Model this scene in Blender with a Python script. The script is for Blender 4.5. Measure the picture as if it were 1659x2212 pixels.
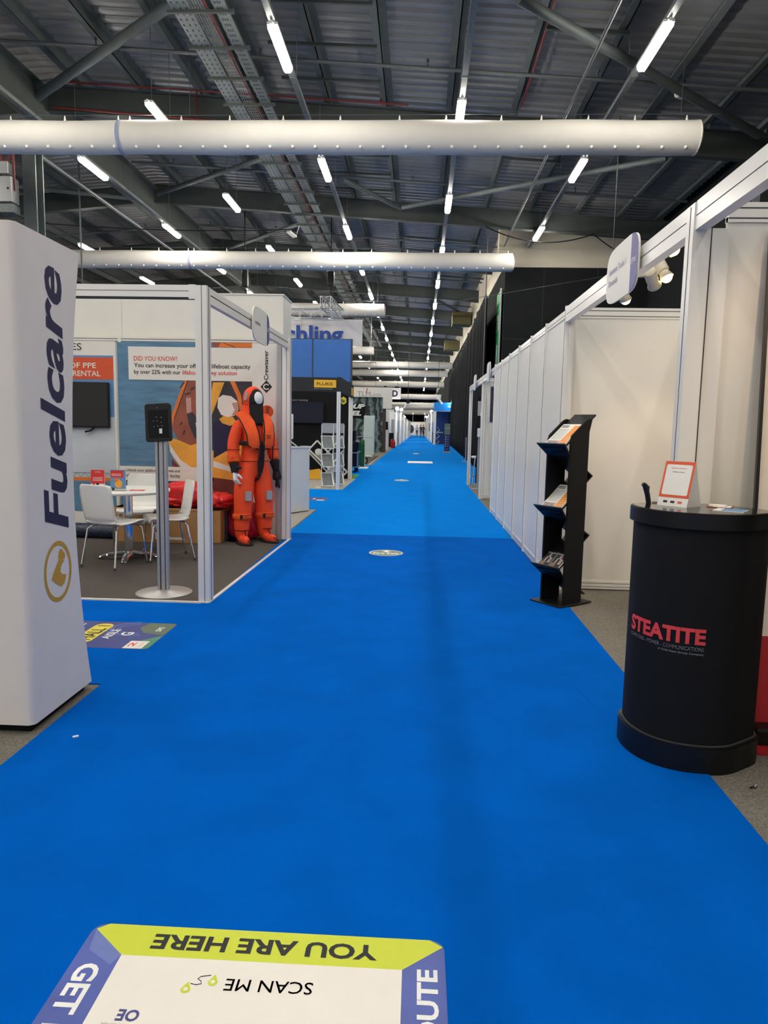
import bpy, math, random
from mathutils import Matrix, Vector, Euler

for o in list(bpy.data.objects):
    bpy.data.objects.remove(o, do_unlink=True)
SC = bpy.context.scene
COL = SC.collection
PI = math.pi
rnd = random.Random(7)

# ------------------------------------------------------------------ camera, light level, exposure
cam_d = bpy.data.cameras.new('camera')
cam_d.sensor_fit = 'HORIZONTAL'
cam_d.sensor_width = 36.0
cam_d.lens = 36.0 * 1530.6 / 1659.0
cam_d.clip_start, cam_d.clip_end = 0.05, 400
cam = bpy.data.objects.new('camera', cam_d)
COL.objects.link(cam)
PITCH, YAW, ROLL = (math.radians(a) for a in (-6.888, 2.663, 1.10))
f = Vector((-math.sin(YAW) * math.cos(PITCH), math.cos(YAW) * math.cos(PITCH), math.sin(PITCH)))
r0 = Vector((math.cos(YAW), math.sin(YAW), 0))
u0 = r0.cross(f)
rr = r0 * math.cos(ROLL) + u0 * math.sin(ROLL)
uu = -r0 * math.sin(ROLL) + u0 * math.cos(ROLL)
cam.matrix_world = Matrix(((rr.x, uu.x, -f.x, 0), (rr.y, uu.y, -f.y, 0), (rr.z, uu.z, -f.z, 1.45), (0, 0, 0, 1)))
SC.camera = cam

SC.view_settings.view_transform = 'Standard'
SC.view_settings.look = 'None'
SC.view_settings.gamma = 1.0
SC.view_settings.use_curve_mapping = False
SC.view_settings.exposure = 0.0
TUBE_STRENGTH = 106.0          # the hall's LED battens
SPOT_WATTS = 18.0             # warm booth spotlights
world = bpy.data.worlds.new('world')
SC.world = world
world.use_nodes = True
world.node_tree.nodes['Background'].inputs[0].default_value = (1.0, 0.97, 0.93, 1)
world.node_tree.nodes['Background'].inputs[1].default_value = 0.55
SC.cycles.max_bounces = 6
SC.cycles.diffuse_bounces = 4
SC.cycles.glossy_bounces = 3
SC.cycles.transmission_bounces = 4
SC.cycles.sample_clamp_indirect = 4.0
SC.cycles.caustics_reflective = False
SC.cycles.caustics_refractive = False

# ------------------------------------------------------------------ materials
def lin(c):
    c = c / 255.0
    return c / 12.92 if c <= 0.04045 else ((c + 0.055) / 1.055) ** 2.4

MATS = {}
def M(name, rgb, rough=0.55, metal=0.0, noise=0.04, scale=18.0, bump=0.0, bscale=None, sheen=0.0, coat=0.0, spec=0.5, emit=0.0, trans=0.0, stretch=None):
    m = bpy.data.materials.new(name)
    m.use_nodes = True
    nt = m.node_tree
    b = nt.nodes['Principled BSDF']
    c = tuple(lin(v) for v in rgb)
    tc = nt.nodes.new('ShaderNodeTexCoord')
    src = tc.outputs['Object']
    if stretch:
        mp = nt.nodes.new('ShaderNodeMapping')
        mp.inputs['Scale'].default_value = stretch
        nt.links.new(src, mp.inputs[0])
        src = mp.outputs[0]
    nz = nt.nodes.new('ShaderNodeTexNoise')
    nz.inputs['Scale'].default_value = scale
    nz.inputs['Detail'].default_value = 3
    nt.links.new(src, nz.inputs['Vector'])
    rp = nt.nodes.new('ShaderNodeValToRGB')
    rp.color_ramp.elements[0].position = 0.3
    rp.color_ramp.elements[1].position = 0.7
    rp.color_ramp.elements[0].color = tuple(min(1, v * (1 - noise)) for v in c) + (1,)
    rp.color_ramp.elements[1].color = tuple(min(1, v * (1 + noise)) for v in c) + (1,)
    nt.links.new(nz.outputs['Fac'], rp.inputs[0])
    nt.links.new(rp.outputs[0], b.inputs['Base Color'])
    b.inputs['Roughness'].default_value = rough
    b.inputs['Metallic'].default_value = metal
    b.inputs['Specular IOR Level'].default_value = spec
    if sheen:
        b.inputs['Sheen Weight'].default_value = sheen
        b.inputs['Sheen Roughness'].default_value = 0.4
        b.inputs['Sheen Tint'].default_value = (min(1, c[0] + .3), min(1, c[1] + .3), min(1, c[2] + .3), 1)
    if coat:
        b.inputs['Coat Weight'].default_value = coat
        b.inputs['Coat Roughness'].default_value = 0.08
    if trans:
        b.inputs['Transmission Weight'].default_value = trans
    if emit:
        b.inputs['Emission Color'].default_value = c + (1,)
        b.inputs['Emission Strength'].default_value = emit
    if bump:
        n2 = nt.nodes.new('ShaderNodeTexNoise')
        n2.inputs['Scale'].default_value = bscale or scale * 4
        n2.inputs['Detail'].default_value = 2
        nt.links.new(src, n2.inputs['Vector'])
        bp = nt.nodes.new('ShaderNodeBump')
        bp.inputs['Strength'].default_value = bump
        bp.inputs['Distance'].default_value = 0.01
        nt.links.new(n2.outputs['Fac'], bp.inputs['Height'])
        nt.links.new(bp.outputs[0], b.inputs['Normal'])
    MATS[name] = m
    return m

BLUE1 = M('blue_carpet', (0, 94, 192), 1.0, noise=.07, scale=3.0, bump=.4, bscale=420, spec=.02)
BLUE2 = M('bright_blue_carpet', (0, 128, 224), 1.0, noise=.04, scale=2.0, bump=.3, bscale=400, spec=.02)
GREYC = M('grey_carpet', (124, 119, 111), .97, noise=.34, scale=120, bump=.5, bscale=300, spec=.1)
DARKC = M('dark_grey_carpet', (88, 82, 79), .97, noise=.12, scale=90, bump=.4, bscale=300, spec=.1)
LIGHTC = M('light_grey_carpet', (168, 162, 152), .97, noise=.12, scale=60, spec=.1)
GREENC = M('green_carpet', (96, 150, 50), .97, noise=.15, scale=60, spec=.1)
WHITE = M('white_laminate', (230, 227, 218), .42, noise=.012, scale=6)
WHITEG = M('white_gloss_profile', (236, 233, 226), .2, noise=.01, scale=6)
WHITEF = M('white_fabric', (232, 226, 220), .85, noise=.02, scale=5, bump=.15, bscale=260)
DUCTW = M('white_duct_fabric', (222, 217, 209), .9, noise=.02, scale=4)
DUCTB = M('blue_grey_band', (150, 160, 190), .85)
GAP = M('dark_joint', (60, 60, 62), .8)
GREYP = M('grey_profile', (176, 176, 178), .35, .4)
BLACK = M('black_satin', (13, 13, 15), .42, noise=.1, spec=.35)
BLACKM = M('black_matt', (15, 15, 17), .75, noise=.1, spec=.25)
BLACKG = M('black_gloss', (14, 14, 16), .12, noise=.05)
SCREEN = M('screen_glass', (22, 22, 20), .15, noise=.05)
SCREENB = M('navy_screen_glass', (12, 18, 40), .15, noise=.05)
DRAPE = M('black_drape', (17, 18, 20), .95, noise=.15, scale=30, spec=.2)
STEEL = M('painted_steel', (82, 88, 88), .6, .0, noise=.10, scale=3)
STEELD = M('dark_painted_steel', (62, 67, 66), .6, .0, noise=.12, scale=3)
GALV = M('galvanised_steel', (112, 118, 118), .55, .2, noise=.22, scale=25)
DECK = M('roof_deck', (132, 132, 134), .4, .25, noise=.07, scale=1.2)
PIPE = M('grey_pipe', (96, 99, 100), .5, .3, noise=.1)
REDP = M('red_pipe', (110, 34, 34), .5)
CHROME = M('chrome', (225, 225, 230), .08, 1.0, noise=.02)
ALU = M('brushed_aluminium', (182, 180, 178), .38, .5, noise=.05, scale=60)
CREAMW = M('cream_cladding', (206, 196, 176), .7, noise=.04, scale=2)
DARKW = M('dark_cladding', (37, 39, 39), .9, spec=.06, noise=.08, scale=2)
ORANGE = M('orange_neoprene', (255, 80, 34), .75, noise=.05, scale=14, bump=.2, bscale=120)
ORANGE2 = M('orange_jacket_fabric', (240, 88, 28), .8, noise=.06, scale=14)
REFLECT = M('reflective_patch', (170, 172, 176), .35, .3)
NEOB = M('black_neoprene', (20, 19, 22), .85, noise=.1)
MANW = M('white_mannequin', (240, 240, 242), .25)
PLASTW = M('white_plastic', (238, 236, 230), .35, noise=.01)
CARD = M('brown_cardboard', (176, 132, 84), .85, noise=.06, scale=9)
REDBAG = M('red_pvc_bag', (214, 36, 34), .38, noise=.1, scale=6, bump=.6, bscale=9)
MAGBAG = M('crimson_pvc_bag', (186, 24, 48), .38, noise=.1, scale=6, bump=.6, bscale=9)
POLYB = M('dark_blue_polythene', (36, 44, 66), .3, noise=.3, scale=30, bump=.8, bscale=30)
NAVY = M('navy_print', (30, 26, 66), .7, noise=.02)
GOLD = M('gold_print', (196, 150, 38), .6, noise=.03)
SIGNP = M('violet_print', (108, 104, 158), .5, noise=.02)
INK = M('black_ink', (32, 32, 34), .7)
INKW = M('white_ink', (238, 238, 238), .6)
INKO = M('orange_ink', (226, 92, 54), .6, noise=.02)
INKR = M('red_ink', (214, 52, 46), .6, noise=.02)
INKG = M('grey_ink', (150, 150, 152), .6)
SEA = M('sea_print', (88, 128, 158), .6, noise=.22, scale=3.0, stretch=(1, 1, 5))
SKYP = M('pale_sky_print', (196, 204, 212), .6, noise=.10, scale=2.2)
SKYB = M('blue_sky_print', (92, 140, 190), .6, noise=.08, scale=2.2)
PANEL_O = M('orange_print', (214, 84, 44), .6, noise=.02)
BOATR = M('rust_print', (148, 80, 62), .6, noise=.2, scale=5)
BOATY = M('amber_print', (236, 168, 58), .6, noise=.14, scale=5)
BOATM = M('maroon_print', (112, 44, 36), .6, noise=.2, scale=5)
BOATB = M('charcoal_print', (52, 48, 56), .6, noise=.3, scale=5)
BOATO = M('orange_gunwale_print', (228, 120, 44), .6, noise=.15, scale=6)
SKIN = M('skin', (206, 160, 136), .6)
PINKP = M('skin_print', (196, 150, 140), .6, noise=.1)
REDTXT = M('coral_print', (226, 66, 68), .55)
CREAMB = M('cream_banner', (226, 216, 200), .6)
DEEPR = M('deep_red_banner', (170, 26, 34), .6)
BLUEF = M('blue_stretch_fabric', (66, 118, 196), .8, noise=.05, scale=2)
BLUEH = M('bright_blue_header', (20, 140, 226), .5, noise=.06, scale=1)
NAVYW = M('deep_blue_wall', (16, 58, 118), .6, noise=.06, scale=1)
YELLOW = M('yellow_sign', (248, 186, 44), .5, noise=.02)
YELLOWH = M('lemon_sign', (232, 214, 70), .5)
ROCH = M('royal_blue_print', (32, 72, 150), .7)
LIMEY = M('lime_print', (204, 214, 50), .55, noise=.02)
STKB = M('sticker_blue', (76, 92, 168), .5, noise=.14, scale=5)
STKN = M('sticker_navy', (58, 66, 132), .5, noise=.12, scale=4)
STKG = M('sticker_green', (74, 140, 110), .5, noise=.18, scale=4)
STKW = M('sticker_white', (236, 230, 222), .5, noise=.01)
STKL = M('sticker_pale_swirl', (104, 120, 186), .5, noise=.05)
STKT = M('sticker_olive_green', (96, 112, 92), .5, noise=.05)
EXITG = M('exit_green', (22, 140, 72), .6)
MINT = M('pale_mint_metal', (214, 228, 220), .4, noise=.02)
WAVE = M('sea_wave_print', (40, 62, 64), .5, noise=.1)
BROWND = M('dark_brown_post', (70, 48, 46), .6)
CLOTHG = M('green_cloth', (16, 92, 40), .85, noise=.12)
EXTR = M('extinguisher_red', (176, 26, 36), .3)
TOTEMG = M('totem_green', (110, 130, 110), .5, noise=.1, scale=3)
TOTEMN = M('totem_navy', (42, 50, 96), .5, noise=.1, scale=3)
CREAMS = M('cream_spot_body', (214, 206, 184), .4)
LEAFP = M('leaflet_paper', (228, 226, 222), .55, noise=.02)
LEAFO = M('leaflet_orange', (226, 142, 56), .5, noise=.10, scale=12)
LEAFD = M('leaflet_photo', (150, 132, 128), .5, noise=.5, scale=30)
OLIVE = M('olive_box', (104, 98, 60), .7)
SHIRTW = M('white_shirt', (220, 220, 222), .8)
SHIRTD = M('dark_shirt', (40, 40, 48), .8)
TROUS = M('dark_trousers', (34, 36, 46), .8)
JEANS = M('blue_jeans', (74, 92, 124), .8)
HAIR = M('dark_hair', (36, 28, 24), .7)
FASCIAB = M('dark_grey_fascia', (34, 34, 34), .7, noise=.04)  # the header band's own dark grey

# waves on the sea print: a second, procedural layer of foam streaks
_nt = WAVE.node_tree
_w = _nt.nodes.new('ShaderNodeTexWave')
_w.inputs['Scale'].default_value = 0.8
_w.inputs['Distortion'].default_value = 14.0
_w.inputs['Detail'].default_value = 8.0
_w.inputs['Detail Roughness'].default_value = 0.7
_tc = [n for n in _nt.nodes if n.type == 'TEX_COORD'][0]
_nt.links.new(_tc.outputs['Object'], _w.inputs['Vector'])
_r = _nt.nodes.new('ShaderNodeValToRGB')
_r.color_ramp.elements[0].color = (0.008, 0.012, 0.016, 1)
_r.color_ramp.elements[1].color = (0.17, 0.26, 0.24, 1)
_r.color_ramp.elements[0].position = .25
_r.color_ramp.elements[1].position = .95
_nt.links.new(_w.outputs['Fac'], _r.inputs[0])
_nt.links.new(_r.outputs[0], _nt.nodes['Principled BSDF'].inputs['Base Color'])

def emitter(name, rgb, strength):
    m = bpy.data.materials.new(name)
    m.use_nodes = True
    nt = m.node_tree
    nt.nodes.remove(nt.nodes['Principled BSDF'])
    e = nt.nodes.new('ShaderNodeEmission')
    e.inputs[0].default_value = tuple(lin(v) for v in rgb) + (1,)
    e.inputs[1].default_value = strength
    nt.links.new(e.outputs[0], nt.nodes['Material Output'].inputs[0])
    return m
GLOW = emitter('batten_diffuser_glow', (255, 250, 238), TUBE_STRENGTH)
SPOTG = emitter('spot_lens_glow', (255, 214, 150), 9.0)
SMALLG = emitter('booth_light_glow', (240, 246, 255), 12.0)

# ------------------------------------------------------------------ geometry helpers
XF = {}
class MB:
    def __init__(s):
        s.v, s.f, s.m = [], [], []
    def add(s, vs, fs, mi=0):
        n = len(s.v)
        s.v += [Vector(v) for v in vs]
        for q in fs:
            s.f.append([i + n for i in q])
            s.m.append(mi)
        return s
    def box(s, x0, x1, y0, y1, z0, z1, mi=0, mat=None):
        x0, x1 = min(x0, x1), max(x0, x1); y0, y1 = min(y0, y1), max(y0, y1); z0, z1 = min(z0, z1), max(z0, z1)
        vs = [Vector((x, y, z)) for z in (z0, z1) for y in (y0, y1) for x in (x0, x1)]
        if mat is not None: vs = [mat @ v for v in vs]
        return s.add(vs, [(0, 2, 3, 1), (4, 5, 7, 6), (0, 1, 5, 4), (2, 6, 7, 3), (0, 4, 6, 2), (1, 3, 7, 5)], mi)
    def bar(s, p, q, w, h, mi=0, up=(0, 0, 1)):
        p, q = Vector(p), Vector(q)
        d = (q - p).normalized()
        side = d.cross(Vector(up))
        if side.length < 1e-4: side = d.cross(Vector((0, 1, 0)))
        side.normalize()
        u = side.cross(d).normalized()
        vs = []
        for c in (p, q):
            for a, b in ((-1, -1), (1, -1), (1, 1), (-1, 1)):
                vs.append(c + side * a * w / 2 + u * b * h / 2)
        return s.add(vs, [(0, 1, 2, 3), (7, 6, 5, 4), (0, 4, 5, 1), (1, 5, 6, 2), (2, 6, 7, 3), (3, 7, 4, 0)], mi)
    def tube(s, pts, r, seg=8, mi=0, cap=True, flat=1.0, up=(0, 0, 1)):
        pts = [Vector(p) for p in pts]
        n = len(pts)
        rs = r if isinstance(r, (list, tuple)) else [r] * n
        vs = []
        prev = None
        for i, p in enumerate(pts):
            d = (pts[min(i + 1, n - 1)] - pts[max(i - 1, 0)]).normalized()
            if prev is None:
                a = d.cross(Vector(up))
                if a.length < 1e-3: a = d.cross(Vector((1, 0, 0)))
            else:
                a = prev - d * prev.dot(d)
            a.normalize(); prev = a
            b = d.cross(a).normalized()
            for k in range(seg):
                t = 2 * PI * k / seg
                vs.append(p + (a * math.cos(t) + b * math.sin(t) * flat) * rs[i])
        fs = [(i * seg + k, i * seg + (k + 1) % seg, (i + 1) * seg + (k + 1) % seg, (i + 1) * seg + k) for i in range(n - 1) for k in range(seg)]
        if cap:
            fs.append(tuple(reversed(range(seg))))
            fs.append(tuple((n - 1) * seg + k for k in range(seg)))
        return s.add(vs, fs, mi)
    def cyl(s, p, q, r0, r1=None, seg=16, mi=0, cap=True):
        return s.tube([p, q], [r0, r0 if r1 is None else r1], seg, mi, cap)
    def lathe(s, prof, c=(0, 0, 0), seg=24, mi=0, sx=1, sy=1):
        c = Vector(c)
        vs = [c + Vector((r * math.cos(2 * PI * k / seg) * sx, r * math.sin(2 * PI * k / seg) * sy, z)) for r, z in prof for k in range(seg)]
        n = len(prof)
        fs = [(i * seg + k, i * seg + (k + 1) % seg, (i + 1) * seg + (k + 1) % seg, (i + 1) * seg + k) for i in range(n - 1) for k in range(seg)]
        if prof[0][0] > 1e-6: fs.append(tuple(reversed(range(seg))))
        if prof[-1][0] > 1e-6: fs.append(tuple((n - 1) * seg + k for k in range(seg)))
        return s.add(vs, fs, mi)
    def ball(s, c, r, seg=16, rings=10, mi=0, mat=None, part=(0, 1)):
        c = Vector(c)
        vs = []
        for i in range(rings + 1):
            a = PI * (part[0] + (part[1] - part[0]) * i / rings)
            for k in range(seg):
                t = 2 * PI * k / seg
                v = Vector((r[0] * math.sin(a) * math.cos(t), r[1] * math.sin(a) * math.sin(t), r[2] * math.cos(a)))
                if mat is not None: v = mat @ v
                vs.append(c + v)
        fs = [(i * seg + k, (i + 1) * seg + k, (i + 1) * seg + (k + 1) % seg, i * seg + (k + 1) % seg) for i in range(rings) for k in range(seg)]
        return s.add(vs, fs, mi)
    def ext(s, pts, vec, mi=0):
        vec = Vector(vec)
        pts = [Vector(p) for p in pts]
        n = len(pts)
        vs = pts + [p + vec for p in pts]
        fs = [tuple(reversed(range(n))), tuple(range(n, 2 * n))] + [(i, (i + 1) % n, n + (i + 1) % n, n + i) for i in range(n)]
        return s.add(vs, fs, mi)
    def poly(s, pts, mi=0):
        return s.add(pts, [tuple(range(len(pts)))], mi)
    def grid(s, fn, nu, nv, mi=0):
        vs = [fn(i / nu, j / nv) for j in range(nv + 1) for i in range(nu + 1)]
        fs = [(j * (nu + 1) + i, j * (nu + 1) + i + 1, (j + 1) * (nu + 1) + i + 1, (j + 1) * (nu + 1) + i) for j in range(nv) for i in range(nu)]
        return s.add(vs, fs, mi)
    def text(s, string, P0, U, V, mi=1, bold=0.0, shear=0.0, fn=None):
        vs, fs = text_geo(string, bold, shear)
        x0 = min(v[0] for v in vs); x1 = max(v[0] for v in vs)
        y0 = min(v[1] for v in vs); y1 = max(v[1] for v in vs)
        P0, U, V = Vector(P0), Vector(U), Vector(V)
        out = []
        for x, y in vs:
            a, b = (x - x0) / (x1 - x0), (y - y0) / (y1 - y0)
            out.append(fn(a, b) if fn else P0 + U * a + V * b)
        return s.add(out, fs, mi)

_TX = {}
def text_geo(string, bold, shear):
    key = (string, bold, shear)
    if key not in _TX:
        cu = bpy.data.curves.new('lettering_source', 'FONT')
        cu.body = string
        cu.offset = 0.0 if 'M' in string else bold
        cu.shear = shear
        cu.resolution_u = 3
        ob = bpy.data.objects.new('lettering_source', cu)
        COL.objects.link(ob)
        bpy.context.view_layer.update()
        me = bpy.data.meshes.new_from_object(ob.evaluated_get(bpy.context.evaluated_depsgraph_get()))
        _TX[key] = ([(v.co.x, v.co.y) for v in me.vertices], [tuple(p.vertices) for p in me.polygons])
        if 'M' in string and bold > 0:
            v0, f0 = _TX[key]
            V, F = [], []
            for dx, dy in ((0, 0), (1, 0), (-1, 0), (0, 1), (0, -1), (.7, .7), (-.7, .7), (.7, -.7), (-.7, -.7)):
                F += [tuple(i + len(V) for i in q) for q in f0]
                V += [(x + dx * bold, y + dy * bold) for x, y in v0]
            _TX[key] = (V, F)
        bpy.data.objects.remove(ob, do_unlink=True)
        bpy.data.curves.remove(cu)
        bpy.data.meshes.remove(me)
    return _TX[key]

def thing(name, label, cat, loc=(0, 0, 0), rotz=0.0, group=None):
    o = bpy.data.objects.new(name, None)
    COL.objects.link(o)
    o.empty_display_size = 0.1
    o.location = loc
    o.rotation_euler = (0, 0, rotz)
    XF[o.name] = Matrix.Translation(Vector(loc)) @ Matrix.Rotation(rotz, 4, 'Z')
    tag(o, label, cat, group)
    return o
def tag(o, label, cat, group=None):
    o['label'] = label
    o['category'] = cat
    if group: o['group'] = group
    return o
def root_of(o):
    while o.parent: o = o.parent
    return o
def obj(name, mb, mats, parent=None, bevel=0.0, smooth=False, world=True, label=None, solid=0.0, sub=0):
    """Link the builder's shapes as ONE mesh; with a parent the shapes are in world metres unless world=False."""
    if not isinstance(mats, (list, tuple)): mats = [mats]
    vs = mb.v
    loc = Vector((0, 0, 0))
    if parent is not None:
        if world:
            inv = XF[root_of(parent).name].inverted()
            vs = [inv @ v for v in vs]
    else:
        lo = [min(v[i] for v in vs) for i in range(3)]; hi = [max(v[i] for v in vs) for i in range(3)]
        loc = Vector(((lo[0] + hi[0]) / 2, (lo[1] + hi[1]) / 2, lo[2]))
        vs = [v - loc for v in vs]
    me = bpy.data.meshes.new(name)
    me.from_pydata([tuple(v) for v in vs], [], mb.f)
    for m in mats: me.materials.append(m)
    for p, i in zip(me.polygons, mb.m):
        p.material_index = i
        p.use_smooth = smooth
    me.update()
    if smooth: me.set_sharp_from_angle(angle=math.radians(38))
    o = bpy.data.objects.new(name, me)
    COL.objects.link(o)
    if parent is not None:
        o.parent = parent
    else:
        o.location = loc
        XF[o.name] = Matrix.Translation(loc)
    if solid:
        md = o.modifiers.new('solid', 'SOLIDIFY'); md.thickness = solid; md.offset = 0
    if bevel:
        md = o.modifiers.new('bevel', 'BEVEL'); md.width = bevel; md.segments = 2; md.limit_method = 'ANGLE'
    if sub:
        md = o.modifiers.new('sub', 'SUBSURF'); md.levels = sub; md.render_levels = sub
    if label: o['label'] = label
    return o
def struct(name, mb, mats, **k):
    o = obj(name, mb, mats, **k)
    if o.parent is None: o['kind'] = 'structure'
    return o
def dup(root, loc, rotz, label, group=None):
    r = root.copy(); COL.objects.link(r)
    r.location = loc; r.rotation_euler = (0, 0, rotz)
    r['label'] = label
    if group: r['group'] = group
    XF[r.name] = Matrix.Translation(Vector(loc)) @ Matrix.Rotation(rotz, 4, 'Z')
    for ch in list(root.children):
        c = ch.copy(); COL.objects.link(c); c.parent = r
        for g in ch.children:
            d = g.copy(); COL.objects.link(d); d.parent = c
    return r
ORD = ['nearest', 'second', 'third', 'fourth', 'fifth', 'sixth', 'seventh', 'eighth', 'ninth', 'tenth', 'eleventh', 'twelfth', 'thirteenth', 'fourteenth', 'fifteenth', 'sixteenth', 'seventeenth', 'eighteenth', 'nineteenth', 'twentieth', 'twenty-first', 'twenty-second', 'twenty-third', 'twenty-fourth']

# ------------------------------------------------------------------ floor and carpets
struct('floor', MB().box(-26, 8.2, -7, 130, -0.12, 0.0), GREYC)
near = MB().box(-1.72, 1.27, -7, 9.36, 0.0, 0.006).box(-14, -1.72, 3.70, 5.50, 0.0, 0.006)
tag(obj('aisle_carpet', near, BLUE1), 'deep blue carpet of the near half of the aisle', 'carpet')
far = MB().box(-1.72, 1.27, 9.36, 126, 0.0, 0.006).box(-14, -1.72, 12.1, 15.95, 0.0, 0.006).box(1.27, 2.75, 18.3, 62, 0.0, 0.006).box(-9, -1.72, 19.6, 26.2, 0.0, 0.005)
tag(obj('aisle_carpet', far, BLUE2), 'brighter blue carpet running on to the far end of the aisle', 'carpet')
tag(obj('booth_carpet', MB().box(-6.3, -1.675, 5.53, 8.92, 0.0, 0.008), DARKC), 'dark grey carpet tile floor under the white chairs and round table', 'carpet')
e = MB().bar((-6.3, 5.515, 0.008), (-1.66, 5.53, 0.008), .03, .012).bar((-1.665, 5.53, 0.008), (-1.60, 8.86, 0.008), .03, .012)
tag(obj('carpet_edging', e, WHITEG), 'thin white edging strip around the dark grey booth carpet', 'edging')
tag(obj('booth_carpet', MB().box(-6.3, -1.70, 16.0, 19.4, 0.0, 0.007), LIGHTC), 'pale grey carpet under the zigzag literature rack', 'carpet')
tag(obj('booth_carpet', MB().box(-2.9, -1.74, 19.42, 21.0, 0.0, 0.008), GREENC), 'small green carpet beside the black flight case', 'carpet')

# ------------------------------------------------------------------ roof
RX = -8.5
def zt(x):
    return 8.87 - .065 * (x + 8.5) if x >= RX else 8.87 - .085 * (RX - x)
def deck(x0, x1, y0, y1):
    mb = MB()
    prof = []
    y = y0
    while y < y1:
        prof += [(y, 0), (y + .12, 0), (y + .15, .045), (y + .25, .045)]
        y += .28
    vs = []
    for (yy, dz) in prof:
        for x in (x0, x1): vs.append((x, yy, zt(x) + .36 + dz))
    mb.add(vs, [(2 * i, 2 * i + 1, 2 * i + 3, 2 * i + 2) for i in range(len(prof) - 1)])
    return mb
struct('ceiling', deck(RX, 8.2, -7, 130), DECK)
struct('ceiling', deck(-26, RX, -7, 130), DECK)

def ibeam(mb, p, q, h, w, up=(0, 0, 1)):
    p, q = Vector(p), Vector(q)
    o = Vector((0, 0, h / 2 - .012))
    mb.bar(p + o, q + o, w, .024, up=up)
    mb.bar(p - o, q - o, w, .024, up=up)
    mb.bar(p, q, .02, h, up=up)
    return mb
PUR = [-7.75, -6.4, -5.0, -3.6, -2.15, -.88, .55, 1.95, 3.35, 4.75, 6.1, 7.3]
PURL = [-9.9, -11.3, -12.7, -14.1, -15.5, -17, -19, -21]
FR = [16.5 + 6.5 * k for k in range(-2, 17)]
for y in FR:
    xe = 7.5 if y < 25 else 2.95
    mb = ibeam(MB(), (RX, y, zt(RX) - .28), (xe, y, zt(xe) - .28), .56, .2)
    for px in PUR:
        if px < xe: mb.bar((px, y, zt(px) - .01), (px, y, zt(px) + .14), .02, .12, up=(0, 1, 0))
    struct('roof_rafter', mb, STEELD)
    if -1 < y < 62:
        mb = ibeam(MB(), (-26, y, zt(-26) - .28), (RX, y, zt(RX) - .28), .56, .2)
        struct('roof_rafter', mb, STEELD)
def purlin(px, y1):
    z = zt(px) + .12
    mb = MB().bar((px, -6, z + .12), (px, y1, z + .12), .02, .24)
    mb.bar((px - .06, -6, z + .006), (px - .06, y1, z + .006), .14, .012)
    mb.bar((px + .06, -6, z + .235), (px + .06, y1, z + .235), .14, .012)
    return mb
for px in PUR: struct('roof_purlin', purlin(px, 25 if px > 2.9 else 128), STEEL)
for px in PURL: struct('roof_purlin', purlin(px, 62), STEEL)
# heavier tie member beside the aisle row of lights, as seen near the ridge of the picture
struct('ridge_beam', ibeam(MB(), (RX, -6, 8.32), (RX, 128, 8.32), .8, .34), STEELD)
for (p, q, r) in [((-8.75, 16.25, 8.45), (-4.3, 12.88, 8.62), .1), ((1.36, 11.77, 7.98), (6.9, 15.9, 7.6), .085),
                  ((-.65, 22.42, 8.05), (5.56, 17.5, 7.72), .07), ((-2.3, 20.6, 8.25), (-.7, 22.7, 8.1), .07),
                  ((-8.2, 29.2, 8.3), (-3.0, 23.4, 8.15), .07), ((-14, 20, 8.1), (-8.6, 22.8, 8.35), .07),
                  ((-8.3, 22.7, 8.5), (-4.2, 19.4, 8.4), .07), ((.3, 36, 7.9), (2.7, 42, 7.8), .06)]:
    struct('brace_beam', MB().tube([p, q], r, 12, 0), STEEL, smooth=True)
# short cross channels between the purlins, hung conduit and red sprinkler pipes
for k in range(9):
    y = 12.75 + 1.35 * k
    struct('cross_beam', MB().bar((-3.0, y, zt(-2.4) + .08), (-.95, y, zt(-.95) + .08), .05, .05), STEELD)
for (x0, x1, y) in [(2.0, 3.4, 13.1), (2.0, 3.4, 19.0), (-.9, 1.9, 27.2), (-.9, 1.9, 29.0), (.6, 2.8, 33.5)]:
    struct('cross_beam', MB().bar((x0, y, zt(x0) + .06), (x1, y, zt(x1) + .06), .06, .06), STEELD)
PIPES = [(14.35, -14, 7.2), (20.7, -8.3, 7.2), (27.0, -14, 2.7), (33.4, -9, 2.7), (40, -6, 2.7), (47, -5, 2.7)]
for i, (y, x0, x1) in enumerate(PIPES):
    mb = MB()
    pts = [(x0 + (x1 - x0) * j / 12, y, zt(x0 + (x1 - x0) * j / 12) - .12) for j in range(13)]
    if x0 < RX: pts = sorted(pts + [(RX, y, zt(RX) - .12)])
    mb.tube(pts, .036, 8, 0)
    pr = obj('sprinkler_pipe', mb, PIPE, smooth=True)
    tag(pr, 'slim grey sprinkler pipe crossing the roof in the %s bay' % ORD[i].replace('nearest', 'first'), 'pipe', 'sprinkler pipes')
    for j in range(6):
        x = x0 + 1.2 + (x1 - x0 - 2) * j / 6
        h = MB().cyl((x, y, zt(x) - .12), (x, y, zt(x) + .06), .012, seg=6).cyl((x, y, zt(x) + .0), (x, y, zt(x) + .03), .03, seg=8)
        obj('sprinkler_head', h, STEELD, pr)
rp = MB().tube([(-8.3, 16.3, zt(-8.3) + .03), (-.4, 16.3, zt(-.4) + .03)], .022, 8)
rp.tube([(-5.05, 16.3, zt(-5) + .03), (-5.05, 16.3, zt(-5) - .62)], .02, 8)
rp.tube([(-8.3, 16.3, zt(-8.3) - .52), (-4.0, 16.3, zt(-4) - .58)], .022, 8)
rp.tube([(-1.0, 16.3, zt(-1) + .3), (-1.0, 16.3, zt(-1) + .03)], .022, 8)
tag(obj('sprinkler_main', rp, REDP, smooth=True), 'dark red sprinkler main along the nearest big rafter', 'pipe')
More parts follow.
